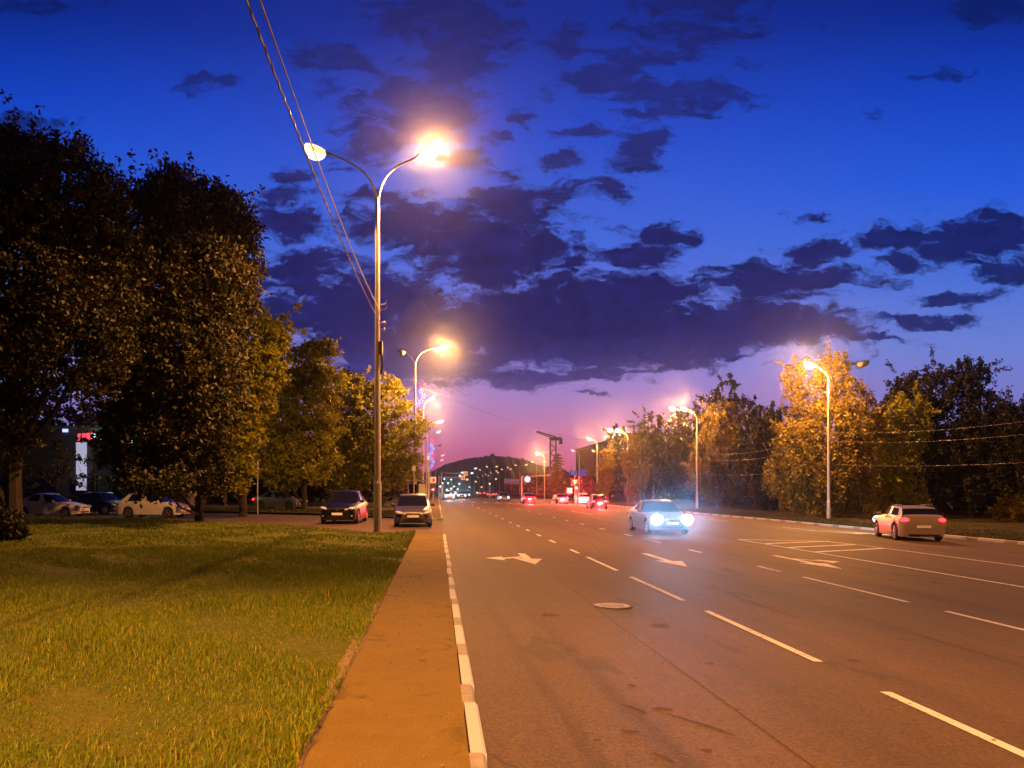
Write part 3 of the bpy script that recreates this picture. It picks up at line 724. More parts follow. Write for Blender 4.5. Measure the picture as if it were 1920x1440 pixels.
for i, (x, y, h) in enumerate(FT):
    lb = f'{ordn(i)} dark tree' if i < 14 else f'{ordn(i-14)} small dark tree'
    lb += ' of the wood behind the birches' if i < 14 else ' of the distant roadside row'
    if i in (0,10,11,12,13): lb = f'{["first","","","","","","","","","","second","third","fourth","fifth"][i]} small tree past the spruce along the far kerb'
    make_tree('broadleaf_tree', lb, 'tree', (x,y,gz(x)), auto_blobs(r6, h*.33, h*.33, h*.55, h*.42, 7), 9000 if y < 130 else 2600, .2 if y < 130 else .32, M['leaf_far'], M['bark'], .18, h*.8, 300+i, 'dark trees of the far side wood', .7, .6)
# low bush at the far right
bs = thing('bush', 'wide reddish bush under the dark birch at the frame edge', 'bush', (43.5,57,gz(43.5)+.2))
bb = [(0,0,1.0,2.0,1.3,1.1),(1.6,.2,1.3,1.6,1.2,1.2),(-1.3,0,.7,1.2,1.0,.8),(3,0,1.2,2,1.5,1.3)]
link('foliage', leaf_mesh('foliage', crown_points(rb, bb, 12000, .3), .08, rb, M['leaf_birch']), bs)
b = MB()
for q in bb: b.tube([(q[0]*.4,0,-.1),(q[0],q[1],q[2])], [.05,.02], 5)
b.build('stem', M['bark'], bs)
# spruce lit golden
sp = thing('spruce_tree', 'golden lit spruce beside the red lit cars', 'tree', (29.0,185,gz(29.0))); sp.scale = (1.34,)*3
b = MB(); b.tube([(0,0,-.1),(0,0,8.4)], [.16,.03], 7); b.build('trunk', M['bark'], sp)
C = []
rs = np.random.default_rng(15)
for k in range(15):
    z = 1.0 + k*.5; rad = 3.0*(1-z/9.4) + .25
    for a in range(11):
        an = rs.uniform(0,6.28); ln = rad*rs.uniform(.7,1.1)
        t = rs.uniform(0,1,60)
        C.append(np.stack([np.cos(an)*ln*t+rs.normal(0,.10,60), np.sin(an)*ln*t+rs.normal(0,.10,60), z-.28*ln*t*t+rs.normal(0,.06,60)],1))
link('crown', leaf_mesh('crown', np.concatenate(C), .13, rs, M['needle'], .3), sp)

# ------------------------------------------------------------------ street lamps
SOD = (1.0,.405,.11)
def luminaire(root, base, tip, lit, far=False):
    """cobra head from arm end `base` to `tip`, lens underneath"""
    b = MB(); a = Vector(base); t = Vector(tip); d = (t-a); L = d.length
    rot = d.to_track_quat('X','Z').to_matrix()
    c = a + d*.5
    b.ell(c, (L*.5, .17, .10), 12, 8, 0, rot); b.tube([a - d.normalized()*.15, a + d*.2], [.05,.07], 8)
    h = autosmooth(b.build('luminaire', M['housing'], root), 50)
    b = MB(); up = rot @ Vector((0,0,1))
    cc = a + d*.58 - up*.055
    b.ell(cc, (L*.5, .36, .36) if far else (L*.5, .34, .36) if L < 1.2 else (L*.40, .27, .30), 14, 8, 0, rot, zmax=.25)
    ln = b.build('lens', (M['lens_far'] if far else M['lens']) if lit else M['lens_off'], h, True)
    return cc - up*.19
def street_lamp(label, X, Y, hf, arms, group, zb=None, energy=0, far=False, r0=.155, twin=False, sleeve=1.9, weak=.08, down=False, spot=None):
    """arms: list of (dx1, dz1 control, dx end, dz end, dx tip, dz tip, lit)"""
    zb = gz(X) if zb is None else zb
    root = thing('street_lamp', label, 'street lamp', (X,Y,zb), 0, group)
    b = MB()
    if far: b.tube([(0,0,-.1),(0,0,hf)], [r0*.9,r0*.6], 6)
    else:
        b.tube([(0,0,-.1),(0,0,sleeve),(0,0,sleeve+.03),(0,0,hf*.55),(0,0,hf)], [r0*1.0,r0*1.0,r0*.8,r0*.68,r0*.5], 14)
        b.box((0,-r0*.98,.8),(.12,.03,.35))
    autosmooth(b.build('pole', M['pole'], root))
    for (c1, c2, e1, e2, t1, t2, lit) in arms:
        b = MB(); s = -1 if e1 < 0 else 1
        st = (s*.045 if twin else 0)
        pts = []
        if twin: pts += [(s*.052,0,hf*.5),(s*.05,0,hf-.6)]
        p0 = Vector((st,0,hf-.02)); p1 = Vector((st+c1*.15,0,hf+c2*.75)); p2 = Vector((c1,0,hf+c2)); p3 = Vector((e1,0,hf+e2))
        for k in range(11):
            q = k/10; pts.append(p0*(1-q)**3 + p1*3*q*(1-q)**2 + p2*3*q*q*(1-q) + p3*q**3)
        b.tube(pts, .042 if not far else .05, 8 if not far else 5); autosmooth(b.build('arm', M['pole'], root), 60)
        lp = luminaire(root, (e1,0,hf+e2), (t1,0,hf+t2), lit, far)
        if lit and energy > 0:
            if down: lamp_light('lamp_light', 'SPOT', lp, energy, SOD, .05, root, spot_size=R(122), spot_blend=.2)
            elif spot is None: lamp_light('lamp_light', 'POINT', lp, energy, SOD, .05, root)
            else: lamp_light('lamp_light', 'SPOT', lp, energy*(.32 if e1 < 0 else 1), SOD, .05, root, spot_size=R(84 if e1 < 0 else spot), spot_blend=.25)
    return root
GL = 'tall street lamps along the sidewalk'
A_L = (-.9,1.35,-1.9,1.72,-2.75,2.02); A_R = (.75,1.3,1.5,1.55,2.35,2.25)
EN = 23000
p1 = street_lamp('tall twin arm street lamp with both lamps lit at the lawn edge', -2.31, 29.7, 12.9, [A_L+(True,), A_R+(True,)], GL, 0.05, EN, twin=True, spot=164)
p0 = street_lamp('tall twin arm street lamp behind the viewpoint', -2.31, -11.0, 12.9, [A_L+(True,), A_R+(True,)], GL, 0.05, EN*1.75, twin=True, down=True)
A2 = (.5,1.5,1.6,1.75,2.9+.35,2.05)
p2 = street_lamp('second tall lamp behind the brown saloon, star light on its pole', -2.05, 71, 12.9, [(-.35,.9,-.8,1.35,-1.5,1.6,False), (.6,1.5,1.75,1.8,3.3,2.1,True)], GL, 0.05, EN*1.2)
street_lamp('third tall lamp of the sidewalk row, glowing beside the blue star light', -2.05, 111, 12.9, [(.3,1.2,.6,1.6,1.5,2.2,True)], GL, .05, EN*.6, True)
street_lamp('fourth tall lamp of the sidewalk row, over the second star light', -2.1, 151, 12.9, [(.6,1.5,1.8,1.9,3.2,2.3,True)], GL, .05, EN*.5, True)
street_lamp('fifth tall lamp of the sidewalk row', -1.8, 176, 12.9, [(.5,1.3,1.4,1.8,2.4,2.2,True)], GL, .05, 0, True)
street_lamp('sixth tall lamp of the sidewalk row, over the third star light', -1.9, 232, 12.9, [(.6,1.5,1.8,1.9,3.2,2.3,False)], GL, .05, 0, True)
street_lamp('seventh tall lamp of the sidewalk row, seen against the hill', -.6, 300, 12.9, [(.6,1.5,1.8,1.9,3.2,2.3,True)], GL, .05, 0, True)
street_lamp('eighth tall lamp of the sidewalk row, lowest against the hill', -.6, 348, 12.9, [(.6,1.5,1.8,1.9,3.2,2.3,True)], GL, .05, 0, True)
GRL = 'street lamps along the far verge'
def rl(label, X, Y, left=True, right=False, both_left=False, energy=0, far=False, dz=0):
    arms = []
    if left: arms.append((-.55,.75,-.95,1.05,-1.75,1.35,True))
    if both_left: arms.append((-1.4,.9,-2.3,1.1,-3.1,1.3,True))
    if right is not None and right is not False: arms.append((.7,.75,1.9,1.15,2.9,1.45,right == 'lit'))
    return street_lamp(label, X, Y, 10.5+dz, arms, GRL, None, energy, far, .13, False, 1.5)
rl('twin arm lamp in front of the tall lamplit birch, only its road side lamp lit', 29.0, 57, True, 'off', energy=20000)
rl('far verge lamp outside the frame nearest the viewpoint', 29.0, 26, True, 'off', energy=9000)
rl('twin lamp post beside the birch with the glowing top', 29.7, 88, True, False, True, 9000)
rl('lamp post with a close pair of lamps in front of the dark birch', 29.7, 120, True, False, True, 11000, True)
rl('lamp post at the end of the overhead wire', 29.3, 141, True, False, False, 6000, True)
rl('lone lamp standing clear beside the striped building', 33.2, 180, True, False, False, 0, True)
rl('lamp shining against the striped building facade', 38.0, 180, True, False, False, 0, True)
rl('lamp glowing beside the top of the golden spruce', 23.0, 165, True, False, False, 16000, True, -1.7)
rl('pale double armed lamp post behind the first red lit car', 33.0, 255, True, 'lit', False, 0, True)
for i, (x, y) in enumerate([(31,290),(31,322),(31,352),(31,384),(31,425),(31,470),(32,520),(32,580),(22,318),(22,370)]):
    rl(f'{ordn(i)} small lamp of the distant row curving below the hill', x, y, True, i % 2 == 0 and 'lit', False, 0, True)
# white LED lamps far below the hill
for i, (u, v) in enumerate([(864,887),(882,888),(889,879),(860,893)]):
    Y = 420 + i*22; X = (u-820)/F*Y; z = EYE+(917.5-v)/F*Y
    t = thing('led_lamp', f'{ordn(i)} cold white lamp post under the hill', 'street lamp', (X,Y,0), 0, 'cold white lamps under the hill')
    b = MB(); b.tube([(0,0,-.3),(0,0,z),(.6,0,z+.3)], [.1,.07,.05], 6); b.build('pole', M['pole'], t)
    b = MB(); b.ell((.9,-.1,z+.25), (.85,.5,.5 if i != 3 else .7), 10, 6); b.build('lens', M['lens_white'], t, True)

# hardware on the first pole
hw = MB()
b = MB()
b.box((.12,-.02,7.1),(.14,.16,.5)); b.tube([(.16,0,6.85),(.2,0,6.5),(.14,0,6.1)], .05, 8)
b.build('junction_box', M['dark_metal'], p1)
b = MB()
for z in (8.75,8.55): b.tube([(-.12,0,z),(.32,0,z+.06),(.36,0,z+.2)], .02, 6)
for z in (8.1,7.85): b.tube([(-.1,0,z),(.26,0,z-.02)], .022, 6); b.ell((.26,0,z-.02),(.05,.05,.07),8,6)
b.build('bracket', M['steel'], p1)
b = MB(); b.tube([(0,0,1.88),(0,0,1.93)], .15, 16); b.build('collar', M['pole'], p1)

# ------------------------------------------------------------------ overhead cables
def sagging(a, b_, sag, n=28):
    a = Vector(a); b_ = Vector(b_)
    return [a.lerp(b_, k/n) - Vector((0,0,sag*4*(k/n)*(1-k/n))) for k in range(n+1)]
def cable(label, pts, r, m, grp=None):
    c = MB(); c.tube(pts, r, 6); o = autosmooth(c.build('overhead_cable', m), 60)
    return tag(o, label, 'cable', grp)
tw = []
for k, p in enumerate(sagging((-2.2,29.7,8.15),(-2.35,-11,9.2),1.15,640)):
    tw.append(p + Vector((.012*math.cos(k*1.0), 0, .012*math.sin(k*1.0))))
GC = 'cables strung between the tall lamps'
b = MB(); b.tube(tw, .015, 5); b.tube(sagging((-2.2,29.7,8.15),(-2.35,-11,9.2),1.15,60), .014, 5)
tag(autosmooth(b.build('overhead_cable', M['cable']), 60), 'thick twisted cable running from the twin arm lamp over the lawn', 'cable', GC)
cable('thin pale cable above the thick twisted one at the twin arm lamp', sagging((-2.2,29.7,8.62),(-2.2,-11,9.45),1.27,60), .013, M['cable_lt'], GC)
cable('second thin pale cable close along the first thin one', sagging((-2.2,29.7,8.58),(-2.12,-11,9.4),1.32,60), .011, M['cable_lt'], GC)
cable('dark wire crossing the road high between lamp posts in the pink sky', sagging((-2.0,71,11.3),(29.2,141,10.6),.9), .022, M['cable'])
GV = 'cables slung in front of the birches'
for i, (z, sg) in enumerate([(6.6,.75),(6.0,.8),(4.3,.55)]):
    cable(['top','middle','lowest'][i] + ' slack cable strung from the far lamp towards the frame edge', sagging((29.0,57,z+gz(29)),(31.0,26,z+gz(29)),sg), .012, M['cable'], GV)
    cable(['top','middle','lowest'][i] + ' slack cable strung between the two nearest far lamps', sagging((29.0,57,z+gz(29)),(29.7,88,z+gz(29)),sg), .012, M['cable'], GV)

# ------------------------------------------------------------------ illuminated star ornaments on lamp poles
def star_pts(cx, cz, r, rot=0.0):
    return [(cx + (r if k % 2 == 0 else r*.42)*math.sin(rot+k*math.pi/5), 0, cz + (r if k % 2 == 0 else r*.42)*math.cos(rot+k*math.pi/5)) for k in range(11)]
def ornament(label, X, Y, zc, s=1.0):
    t = thing('star_light', label, 'light decoration', (X,Y,zc), 0, 'star lights on the lamp poles')
    b = MB()
    for q in (-.12,.12):
        b.tube([(-.3*s+q+.25*math.sin(k*.45), 0, (-1.0+.2*k)*s) for k in range(10)], .035*s, 5)
    b.build('frame', M['blue_led'], t)
    for (cx, cz, r) in ((-.28,-.85,.24),(.0,-.55,.26),(.22,-.05,.24),(-.02,.38,.25)):
        b = MB(); b.tube(star_pts(cx*s, cz*s, r*s, cx), .036*s, 5, 0, False); b.build('star', M['white_led'], t)
    b = MB(); b.tube(star_pts(.12*s, .95*s, .34*s), .05*s, 5, 0, False); b.build('red_star', M['red_led'], t)
    b = MB(); b.tube([(-.6*s,0.0,.2*s),(0,0,.2*s)], .02, 5); b.build('bracket', M['steel'], t)
ornament('blue and white star light on the second tall lamp', -1.48, 70.8, 10.35)
ornament('blue star light on the fourth tall lamp of the sidewalk row', -1.15, 150.6, 9.7, 1.5)
ornament('lowest blue star light beside the far lamp pole', -1.6, 231, 10.0, 2.0)

# ------------------------------------------------------------------ vehicles
def interp(tab, t):
    for (a, x), (b_, y) in zip(tab[:-1], tab[1:]):
        if t <= b_:
            k = (t-a)/(b_-a) if b_ > a else 0
            k = k*k*(3-2*k) if False else k
            return x+(y-x)*k
    return tab[-1][1]
STY = {
 'saloon': dict(top=[(0,.56),(.02,.68),(.06,.76),(.14,.83),(.27,.93),(.5,.96),(.8,1.0),(.9,1.03),(.96,1.02),(.985,.92),(1,.70)], cab=(.25,.43,.70,.90), rw=.70),
 'hatch': dict(top=[(0,.56),(.02,.70),(.06,.78),(.14,.86),(.25,.95),(.5,.98),(.85,1.02),(.95,1.02),(.985,.95),(1,.70)], cab=(.23,.41,.84,.97), rw=.72),
 'suv': dict(top=[(0,.66),(.02,.82),(.06,.92),(.14,.98),(.26,1.05),(.5,1.08),(.85,1.12),(.95,1.12),(.985,1.04),(1,.75)], cab=(.25,.40,.86,.97), rw=.74),
 'crossover': dict(top=[(0,.66),(.02,.80),(.06,.90),(.14,.97),(.26,1.04),(.5,1.07),(.85,1.13),(.95,1.14),(.985,1.04),(1,.75)], cab=(.25,.42,.72,.96), rw=.70),
}
PLAN = [(0,.66),(.015,.78),(.05,.90),(.12,.965),(.25,.99),(.5,1.0),(.78,.99),(.9,.955),(.96,.90),(.99,.82),(1,.70)]
def make_car(name, label, cat, loc, heading, L, W, H, style, paint, head='off', tail='off', group=None, simple=False, plate_lit=False):
    """local front is -y; heading turns it about z"""
    root = thing(name, label, cat, loc, heading, group)
    S = STY[style]; P = PM[paint]
    wr = .315 if style in ('saloon','hatch') else .36
    ya, yb = -L/2 + .19*L, -L/2 + .80*L
    st = sorted(set([0,.006,.015,.03,.05,.08,.12,.97,.985,.994,1] + [i/40 for i in range(5,39)] +
        [(c + k*wr*1.18/6 + L/2)/L for c in (ya, yb) for k in range(-6,7)]))
    if simple: st = st[::2] + [1]
    b = MB(); rings = []
    for t in st:
        y = -L/2 + t*L; w = W/2*interp(PLAN, t); zt = interp(S['top'], t)
        zb = .20 + .10*max(0, (.06-t)/.06)*0 + (.03 if t < .03 or t > .97 else 0)
        za = zb
        for c in (ya, yb):
            q = (y-c)/(wr*1.16)
            if abs(q) < 1: za = max(za, wr + wr*1.16*math.sqrt(1-q*q))
        zm = min(max(za+.02, .52), zt-.08)
        prof = [(0,zb+.03),(w*.80,zb+.02),(w*.80,za-.0),(w*.985,za),(w*1.0,max(zm,za+.01)),(w*.985,zt-.16 if zt-.16 > max(zm,za+.01) else max(zm,za+.01)+.01),(w*.93,zt-.05),(w*.80,zt-.008),(w*.4,zt+.012),(0,zt+.018)]
        rings.append([(x, y, z) for x, z in prof] + [(-x, y, z) for x, z in prof[-2:0:-1]])
    n = len(rings[0]); vs = [p for r in rings for p in r]; fs = []
    for i in range(len(rings)-1):
        for k in range(n):
            k2 = (k+1) % n; fs.append((i*n+k, i*n+k2, (i+1)*n+k2, (i+1)*n+k))
    fs.append(tuple(range(n))); fs.append(tuple((len(rings)-1)*n+k for k in range(n)))
    b.add(vs, fs)
    autosmooth(b.build('body', P, root), 40)
    # cabin
    c0, c1, c2, c3 = [-L/2 + q*L for q in S['cab']]
    zb0 = interp(S['top'], S['cab'][0])-.03; zb1 = interp(S['top'], S['cab'][3])-.04
    wb, wt = W/2*.90, W/2*S['rw']; zr = H
    def ring(s):
        """closed outline at height fraction s (front-left, ... ) of the cabin"""
        f = c0+(c1-c0)*s; r_ = c3+(c2-c3)*s; ww = wb+(wt-wb)*s
        zf = zb0+(zr-.05-zb0)*s; zk = zb1+(zr-.07-zb1)*s; zmid = (zb0+.02)+(zr-zb0-.02)*s
        bow = .10; pts = []
        for k in range(-4,5): pts.append((ww*.93*k/4, f + bow*(k/4)**2*1.3, zf + .02*s*(1-(k/4)**2)))
        for k in range(1,6): pts.append((ww*(.955+.045*math.sin(math.pi*k/6)), f+bow*1.3+(r_-f-bow*2.3)*k/6, zf+(zmid-zf)*min(1,k/2) if k < 3 else zmid+(zk-zmid)*(k-2)/4))
        for k in range(4,-5,-1): pts.append((ww*.93*k/4, r_-bow*(k/4)**2, zk + .02*s*(1-(k/4)**2)))
        for k in range(5,0,-1): pts.append((-ww*(.955+.045*math.sin(math.pi*k/6)), f+bow*1.3+(r_-f-bow*2.3)*k/6, zf+(zmid-zf)*min(1,k/2) if k < 3 else zmid+(zk-zmid)*(k-2)/4))
        return pts
    R0 = [ring(s) for s in (0,.35,.7,.93,1.0)]
    nn = len(R0[0]); b = MB()
    vs = [p for r in R0 for p in r]; fs = []
    for i in range(4):
        for k in range(nn): fs.append((i*nn+k, i*nn+(k+1) % nn, (i+1)*nn+(k+1) % nn, (i+1)*nn+k))
    # domed roof: shrink the last ring towards a ridge
    o = len(vs); top = R0[-1]
    cx = sum(p[1] for p in top)/nn
    vs += [(p[0]*.82, cx+(p[1]-cx)*.90, p[2]+.025) for p in top]
    for k in range(nn): fs.append((4*nn+k, 4*nn+(k+1) % nn, o+(k+1) % nn, o+k))
    o2 = len(vs); vs += [(p[0]*.4, cx+(p[1]-cx)*.6, zr+.02) for p in top]
    for k in range(nn): fs.append((o+k, o+(k+1) % nn, o2+(k+1) % nn, o2+k))
    fs.append(tuple(range(o2, o2+nn)))
    b.add(vs, fs); autosmooth(b.build('cabin', P, root), 45)
    # glass panes set proud of the cabin
    def pane(name, idx, s0, s1, push):
        A, B = ring(s0), ring(s1); b = MB(); vs = []
        m = len(idx)
        for rr in (A, B):
            for k in idx:
                p = Vector(rr[k % nn]); vs.append(p + Vector(push))
        inn = [v - Vector(push)*2.2 for v in vs]
        allv = vs + inn; q = 2*m
        fs = [(k, k+1, m+k+1, m+k) for k in range(m-1)] + [(q+k, q+m+k, q+m+k+1, q+k+1) for k in range(m-1)]
        fs += [(k, q+k, q+k+1, k+1) for k in range(m-1)] + [(m+k, m+k+1, q+m+k+1, q+m+k) for k in range(m-1)] + [(0,m,q+m,q), (m-1,q+m-1,q+2*m-1,2*m-1)]
        b.add(allv, fs); return autosmooth(b.build(name, M['glass'], root), 30)
    pane('windscreen', list(range(0,9)), .06, .92, (0,-.010,.006))
    pane('rear_window', list(range(14,23)), .16, .90, (0,.010,.005))
    for (idx, sgn) in ((list(range(8,12)),1),(list(range(11,15)),1)):
        pane('side_window', idx[:-1] if idx[0] == 8 else idx[:-1], .12, .90, (.010*sgn,0,.002))
    for (idx, sgn) in ((list(range(23,26)),-1),(list(range(26,29)),-1)):
        pane('side_window', idx[:3], .12, .90, (-.010,0,.002))
    # wheels
    for sx in (-1,1):
        for yc in (ya, yb):
            wroot = MB(); x0 = sx*(W/2-.20); x1 = sx*(W/2-.005)
            xm = sx*(W/2-.02)
            wroot.tube([(x0,yc,wr),(x0+sx*.02,yc,wr),(xm-sx*.03,yc,wr),(xm,yc,wr),(xm+sx*.002,yc,wr)], [wr*.9,wr,wr,wr*.93,wr*.66], 22)
            tyre = autosmooth(wroot.build('wheel', M['tyre'], root), 40)
            if not simple:
                b = MB(); b.disc((xm+sx*.004,yc,wr), wr*.22, 10, 0, 'x', .02)
                for k in range(5):
                    a = k*2*math.pi/5+.3
                    b.box((xm+sx*.006, yc+math.cos(a)*wr*.36, wr+math.sin(a)*wr*.36), (.018, wr*.62, wr*.17), 0, Matrix.Rotation(a, 3, 'X'))
                b.tube([(xm+sx*.004, yc+math.cos(k*math.pi/10)*wr*.65, wr+math.sin(k*math.pi/10)*wr*.65) for k in range(21)], .022, 5, 0, False)
                b.build('rim', M['rim'], tyre)
    zt0 = interp(S['top'], .03)
    hm = {'off': M['lampglass'], 'on': M['head_on'], 'far': M['head_far'], 'dim': M['lampglass']}[head]
    tm = {'off': M['tailglass'], 'on': M['tail_on'], 'brake': M['brake_on']}[tail]
    for sx in (-1,1):
        b = MB()
        b.ell((sx*W*.365, -L/2+.10, zt0-.05), (.20,.16,.075), 12, 8, 0, Matrix.Rotation(sx*R(38), 3, 'Z') @ Matrix.Rotation(-sx*R(14), 3, 'Y'))
        h = autosmooth(b.build('headlight', M['lampglass'] if head in ('on','far') else hm, root), 60)
        if head in ('on','far'):
            b = MB(); rr = .25 if head == 'on' else .20
            b.ell((sx*W*.36, -L/2+.03, zt0-.06), (rr,.10,rr*.9), 12, 8); b.build('bulb', hm, h, True)
        b = MB(); zt1 = interp(S['top'], .97)
        b.ell((sx*W*.385, L/2-.10, zt1-.17), (.17,.12,.085), 12, 8, 0, Matrix.Rotation(-sx*R(35), 3, 'Z'))
        autosmooth(b.build('tail_light', tm, root), 60)
        b = MB(); b.ell((sx*(W/2+.07), c0+.42, zb0+.10), (.11,.07,.075), 10, 6); b.box((sx*(W/2-.02), c0+.43, zb0+.06), (.12,.04,.03))
        autosmooth(b.build('mirror', P if paint != 'black' else M['trim'], root), 50)
        if not simple:
            b = MB()
            for q in (.50,.70): b.box((sx*(W/2*.985+.006), -L/2+q*L, interp(S['top'],.5)-.14), (.03,.17,.025))
            b.build('door_handle', M['chrome'] if style != 'hatch' else P, root)
            b = MB(); b.ell((sx*W*.36, -L/2+.075, .40), (.09,.05,.04), 10, 6); b.build('fog_light', M['lampglass'], root)
    b = MB()
    gw = W*.30; b.box((0,-L/2-.004,zt0-.10),(gw*2*.62,.05,.06)); b.box((0,-L/2-.002,.335),(gw*1.7,.06,.075))
    b.box((0,-L/2+.02,.225),(W*.66,.08,.05))
    b.build('bumper_trim', M['trim'], root)
    b = MB(); b.box((0,L/2-.02,.26),(W*.64,.08,.10)); b.build('bumper_trim', M['trim'], root)
    b = MB()
    b.box((0,-L/2-.045,.50),(.52,.012,.115)); b.build('licence_plate', M['plate'], root)
    b = MB(); b.box((0,L/2+.008,.62 if style != 'saloon' else .72),(.52,.02,.115)); b.build('licence_plate', M['plate_lit'] if plate_lit else M['plate'], root)
    if not simple:
        b = MB(); b.disc((0,-L/2-.03,zt0-.12),.065,14,0,'y',.02); b.build('emblem', M['chrome'], root)
    if style in ('suv','hatch') and not simple:
        for sx in (-1,1):
            b = MB(); b.tube([(sx*wt*.86,c1+.25,zr),(sx*wt*.86,c1+.35,zr+.05),(sx*wt*.86,c2-.25,zr+.05),(sx*wt*.86,c2-.15,zr-.01)], .018, 6)
            b.build('roof_rail', M['trim'] if paint != 'silver' else M['steel'], root)
    if tail == 'brake':
        b = MB(); b.box((0, c2+(c3-c2)*.12+.03, zr-.10 if style != 'saloon' else zr-.14), (.34,.04,.035)); b.build('brake_light', M['brake_on'], root)
    return root
def px(u, v):
    r_ = (u-820)/F; q = (v-917.5)/F; Y = EYE/(q-SL*r_) if r_ > 0 else EYE/q
    return r_*Y, Y
make_car('parked_car', 'glossy black crossover parked at the mouth of the side street', 'car', (-4.75,39.6,.005), R(-3), 4.5,1.87,1.62,'crossover','black', tail='on')
make_car('parked_car', 'dark brownish grey saloon parked beside the kerb beyond the sidewalk end', 'car', (-1.15,36.3,.005), R(2), 4.3,1.72,1.46,'saloon','brown', tail='on')
CX, CY = 9.9, 34.6
make_car('oncoming_car', 'silver saloon driving towards the camera with glaring headlights', 'car', (CX,CY,gz(CX)+.005), R(0), 4.4,1.78,1.44,'saloon','silver', head='on')
HS = R(180-15)
EX, EY = 20.9, 34.2
make_car('estate_car', 'beige estate car driving away near the far kerb with tail lights on', 'car', (EX,EY,gz(EX)+.005), HS, 4.25,1.80,1.46,'suv','beige', head='far', tail='on', plate_lit=False)
make_car('parked_car', 'white saloon parked sideways at the shop, partly hidden by the dark trunk', 'car', (-23.6,47.0,.01), R(90-4), 4.3,1.72,1.45,'saloon','white')
make_car('parked_car', 'dark blue hatchback parked between the two white cars', 'car', (-22.6,52.0,.01), R(60), 4.1,1.72,1.50,'hatch','blue')
make_car('parked_car', 'white hatchback parked sideways under the tall broad dark tree', 'car', (-17.0,46.2,.01), R(90-8), 4.1,1.72,1.48,'hatch','white')
make_car('parked_car', 'dark car parked behind the thin sign post with a small red light', 'car', (-12.6,61.5,.1), R(70), 4.2,1.72,1.45,'saloon','grey', tail='on', simple=True)
GT = 'cars waiting with red lights at the far junction'
make_car('stopped_car', 'car braking in the middle of the road below the white round sign', 'car', (12.5,106,gz(12.5)), R(180), 4.3,1.75,1.46,'saloon','red', tail='brake', group=GT, simple=True, plate_lit=True)
make_car('stopped_car', 'low braking car beside the foot of the golden spruce', 'car', (18.1,113,gz(18.1)), R(180), 4.3,1.75,1.42,'saloon','grey', tail='brake', group=GT, simple=True, plate_lit=True)
make_car('stopped_car', 'braking car with a bright plate under the red traffic signal', 'car', (21.2,113,gz(21.2)), R(180), 4.3,1.78,1.6,'suv','white', tail='brake', group=GT, simple=True, plate_lit=True)
make_car('stopped_car', 'dark red lit car nearest the slim lit birch', 'car', (17.4,84,gz(17.4)), R(178), 4.2,1.75,1.55,'hatch','black', tail='brake', group=GT, simple=True)
GO = 'oncoming cars with dazzling headlights far down the road'
for i, (x, y) in enumerate([(2.0,128),(4.6,146),(2.4,165),(6.4,172),(3.6,200),(6.2,235),(10.8,126)]):
    make_car('oncoming_car', ['nearest dazzling oncoming car in the far cluster by the sidewalk','second dazzling car of the far oncoming cluster','third dazzling car of the far oncoming cluster','fourth dazzling car of the far oncoming cluster','fifth dazzling car of the far oncoming cluster','sixth dazzling car of the far oncoming cluster','lone far oncoming car in the middle of the road'][i], 'car', (x,y,gz(x)), 0, 4.3,1.75,1.5,'hatch' if i % 2 else 'saloon',['white','grey','silver','black','blue','white','grey'][i], head='far', group=GO, simple=True)
for i, (x, y) in enumerate([(13,190),(17,215),(15,260),(19,300)]):
    make_car('stopped_car', f'{ordn(i)} distant car driving away beyond the junction', 'car', (x,y,gz(x)), R(180), 4.3,1.75,1.5,'saloon','grey', tail='brake', group='distant cars driving away', simple=True)
# headlight beams
def beam(loc, target, energy, col, ang=50, size=.06):
    o = lamp_light('headlight_beam', 'SPOT', loc, energy, col, size, spot_size=R(ang), spot_blend=.7)
    o.rotation_euler = (Vector(target)-Vector(loc)).to_track_quat('-Z','Y').to_euler()
for s in (-.62,.62):
    beam((CX+s,CY-2.34,gz(CX)+.66),(CX+s-3.0,CY-16,gz(CX)+3.4),4600,(.34,.56,1.0),32)
hd = Vector((math.sin(R(15)), math.cos(R(15)), 0)); hr = Vector((hd.y,-hd.x,0))
for s in (-.6,.6):
    q = Vector((EX,EY,gz(EX)+.66)) + hd*2.25 + hr*s
    beam(q, q + Vector((-.05,1,0))*20 + Vector((0,0,-.75)), 5500, (.78,.80,1.0), 60)
for (x, y) in ((12.5,103.3),(18.1,110.2),(21.2,110.2),(17.4,81.5)):
    lamp_light('brake_glow', 'POINT', (x,y,gz(x)+.75), 3600, (1,.04,.05), .08)
for (x, y) in ((2.0,125.5),(4.6,143.5),(2.4,162.5)):
    beam((x,y,.65),(x,y-20,-.2),1400,(.75,.88,1.0))

# ------------------------------------------------------------------ signs, signals, street furniture
def post_sign(name, label, cat, X, Y, zt, build, r=.05, group=None, bend=None):
    t = thing(name, label, cat, (X,Y,gz(X)+.05), 0, group)
    b = MB(); b.tube([(0,0,-.1),(0,0,zt)], r, 8); b.build('post', M['pole'], t)
    build(t, zt); return t
def pt(u, v, Y): return (u-820)/F*Y, EYE+(917.5-v)/F*Y
def s_round(t, z):
    b = MB(); b.disc((0,-.08,z-.5), .62, 20, 0, 'y', .03); b.build('panel', M['sign_white'], t)
    b = MB(); b.box((0,-.10,z-.5),(.22,.02,.5)); b.build('arrow_mark', M['sign_blue'], t)
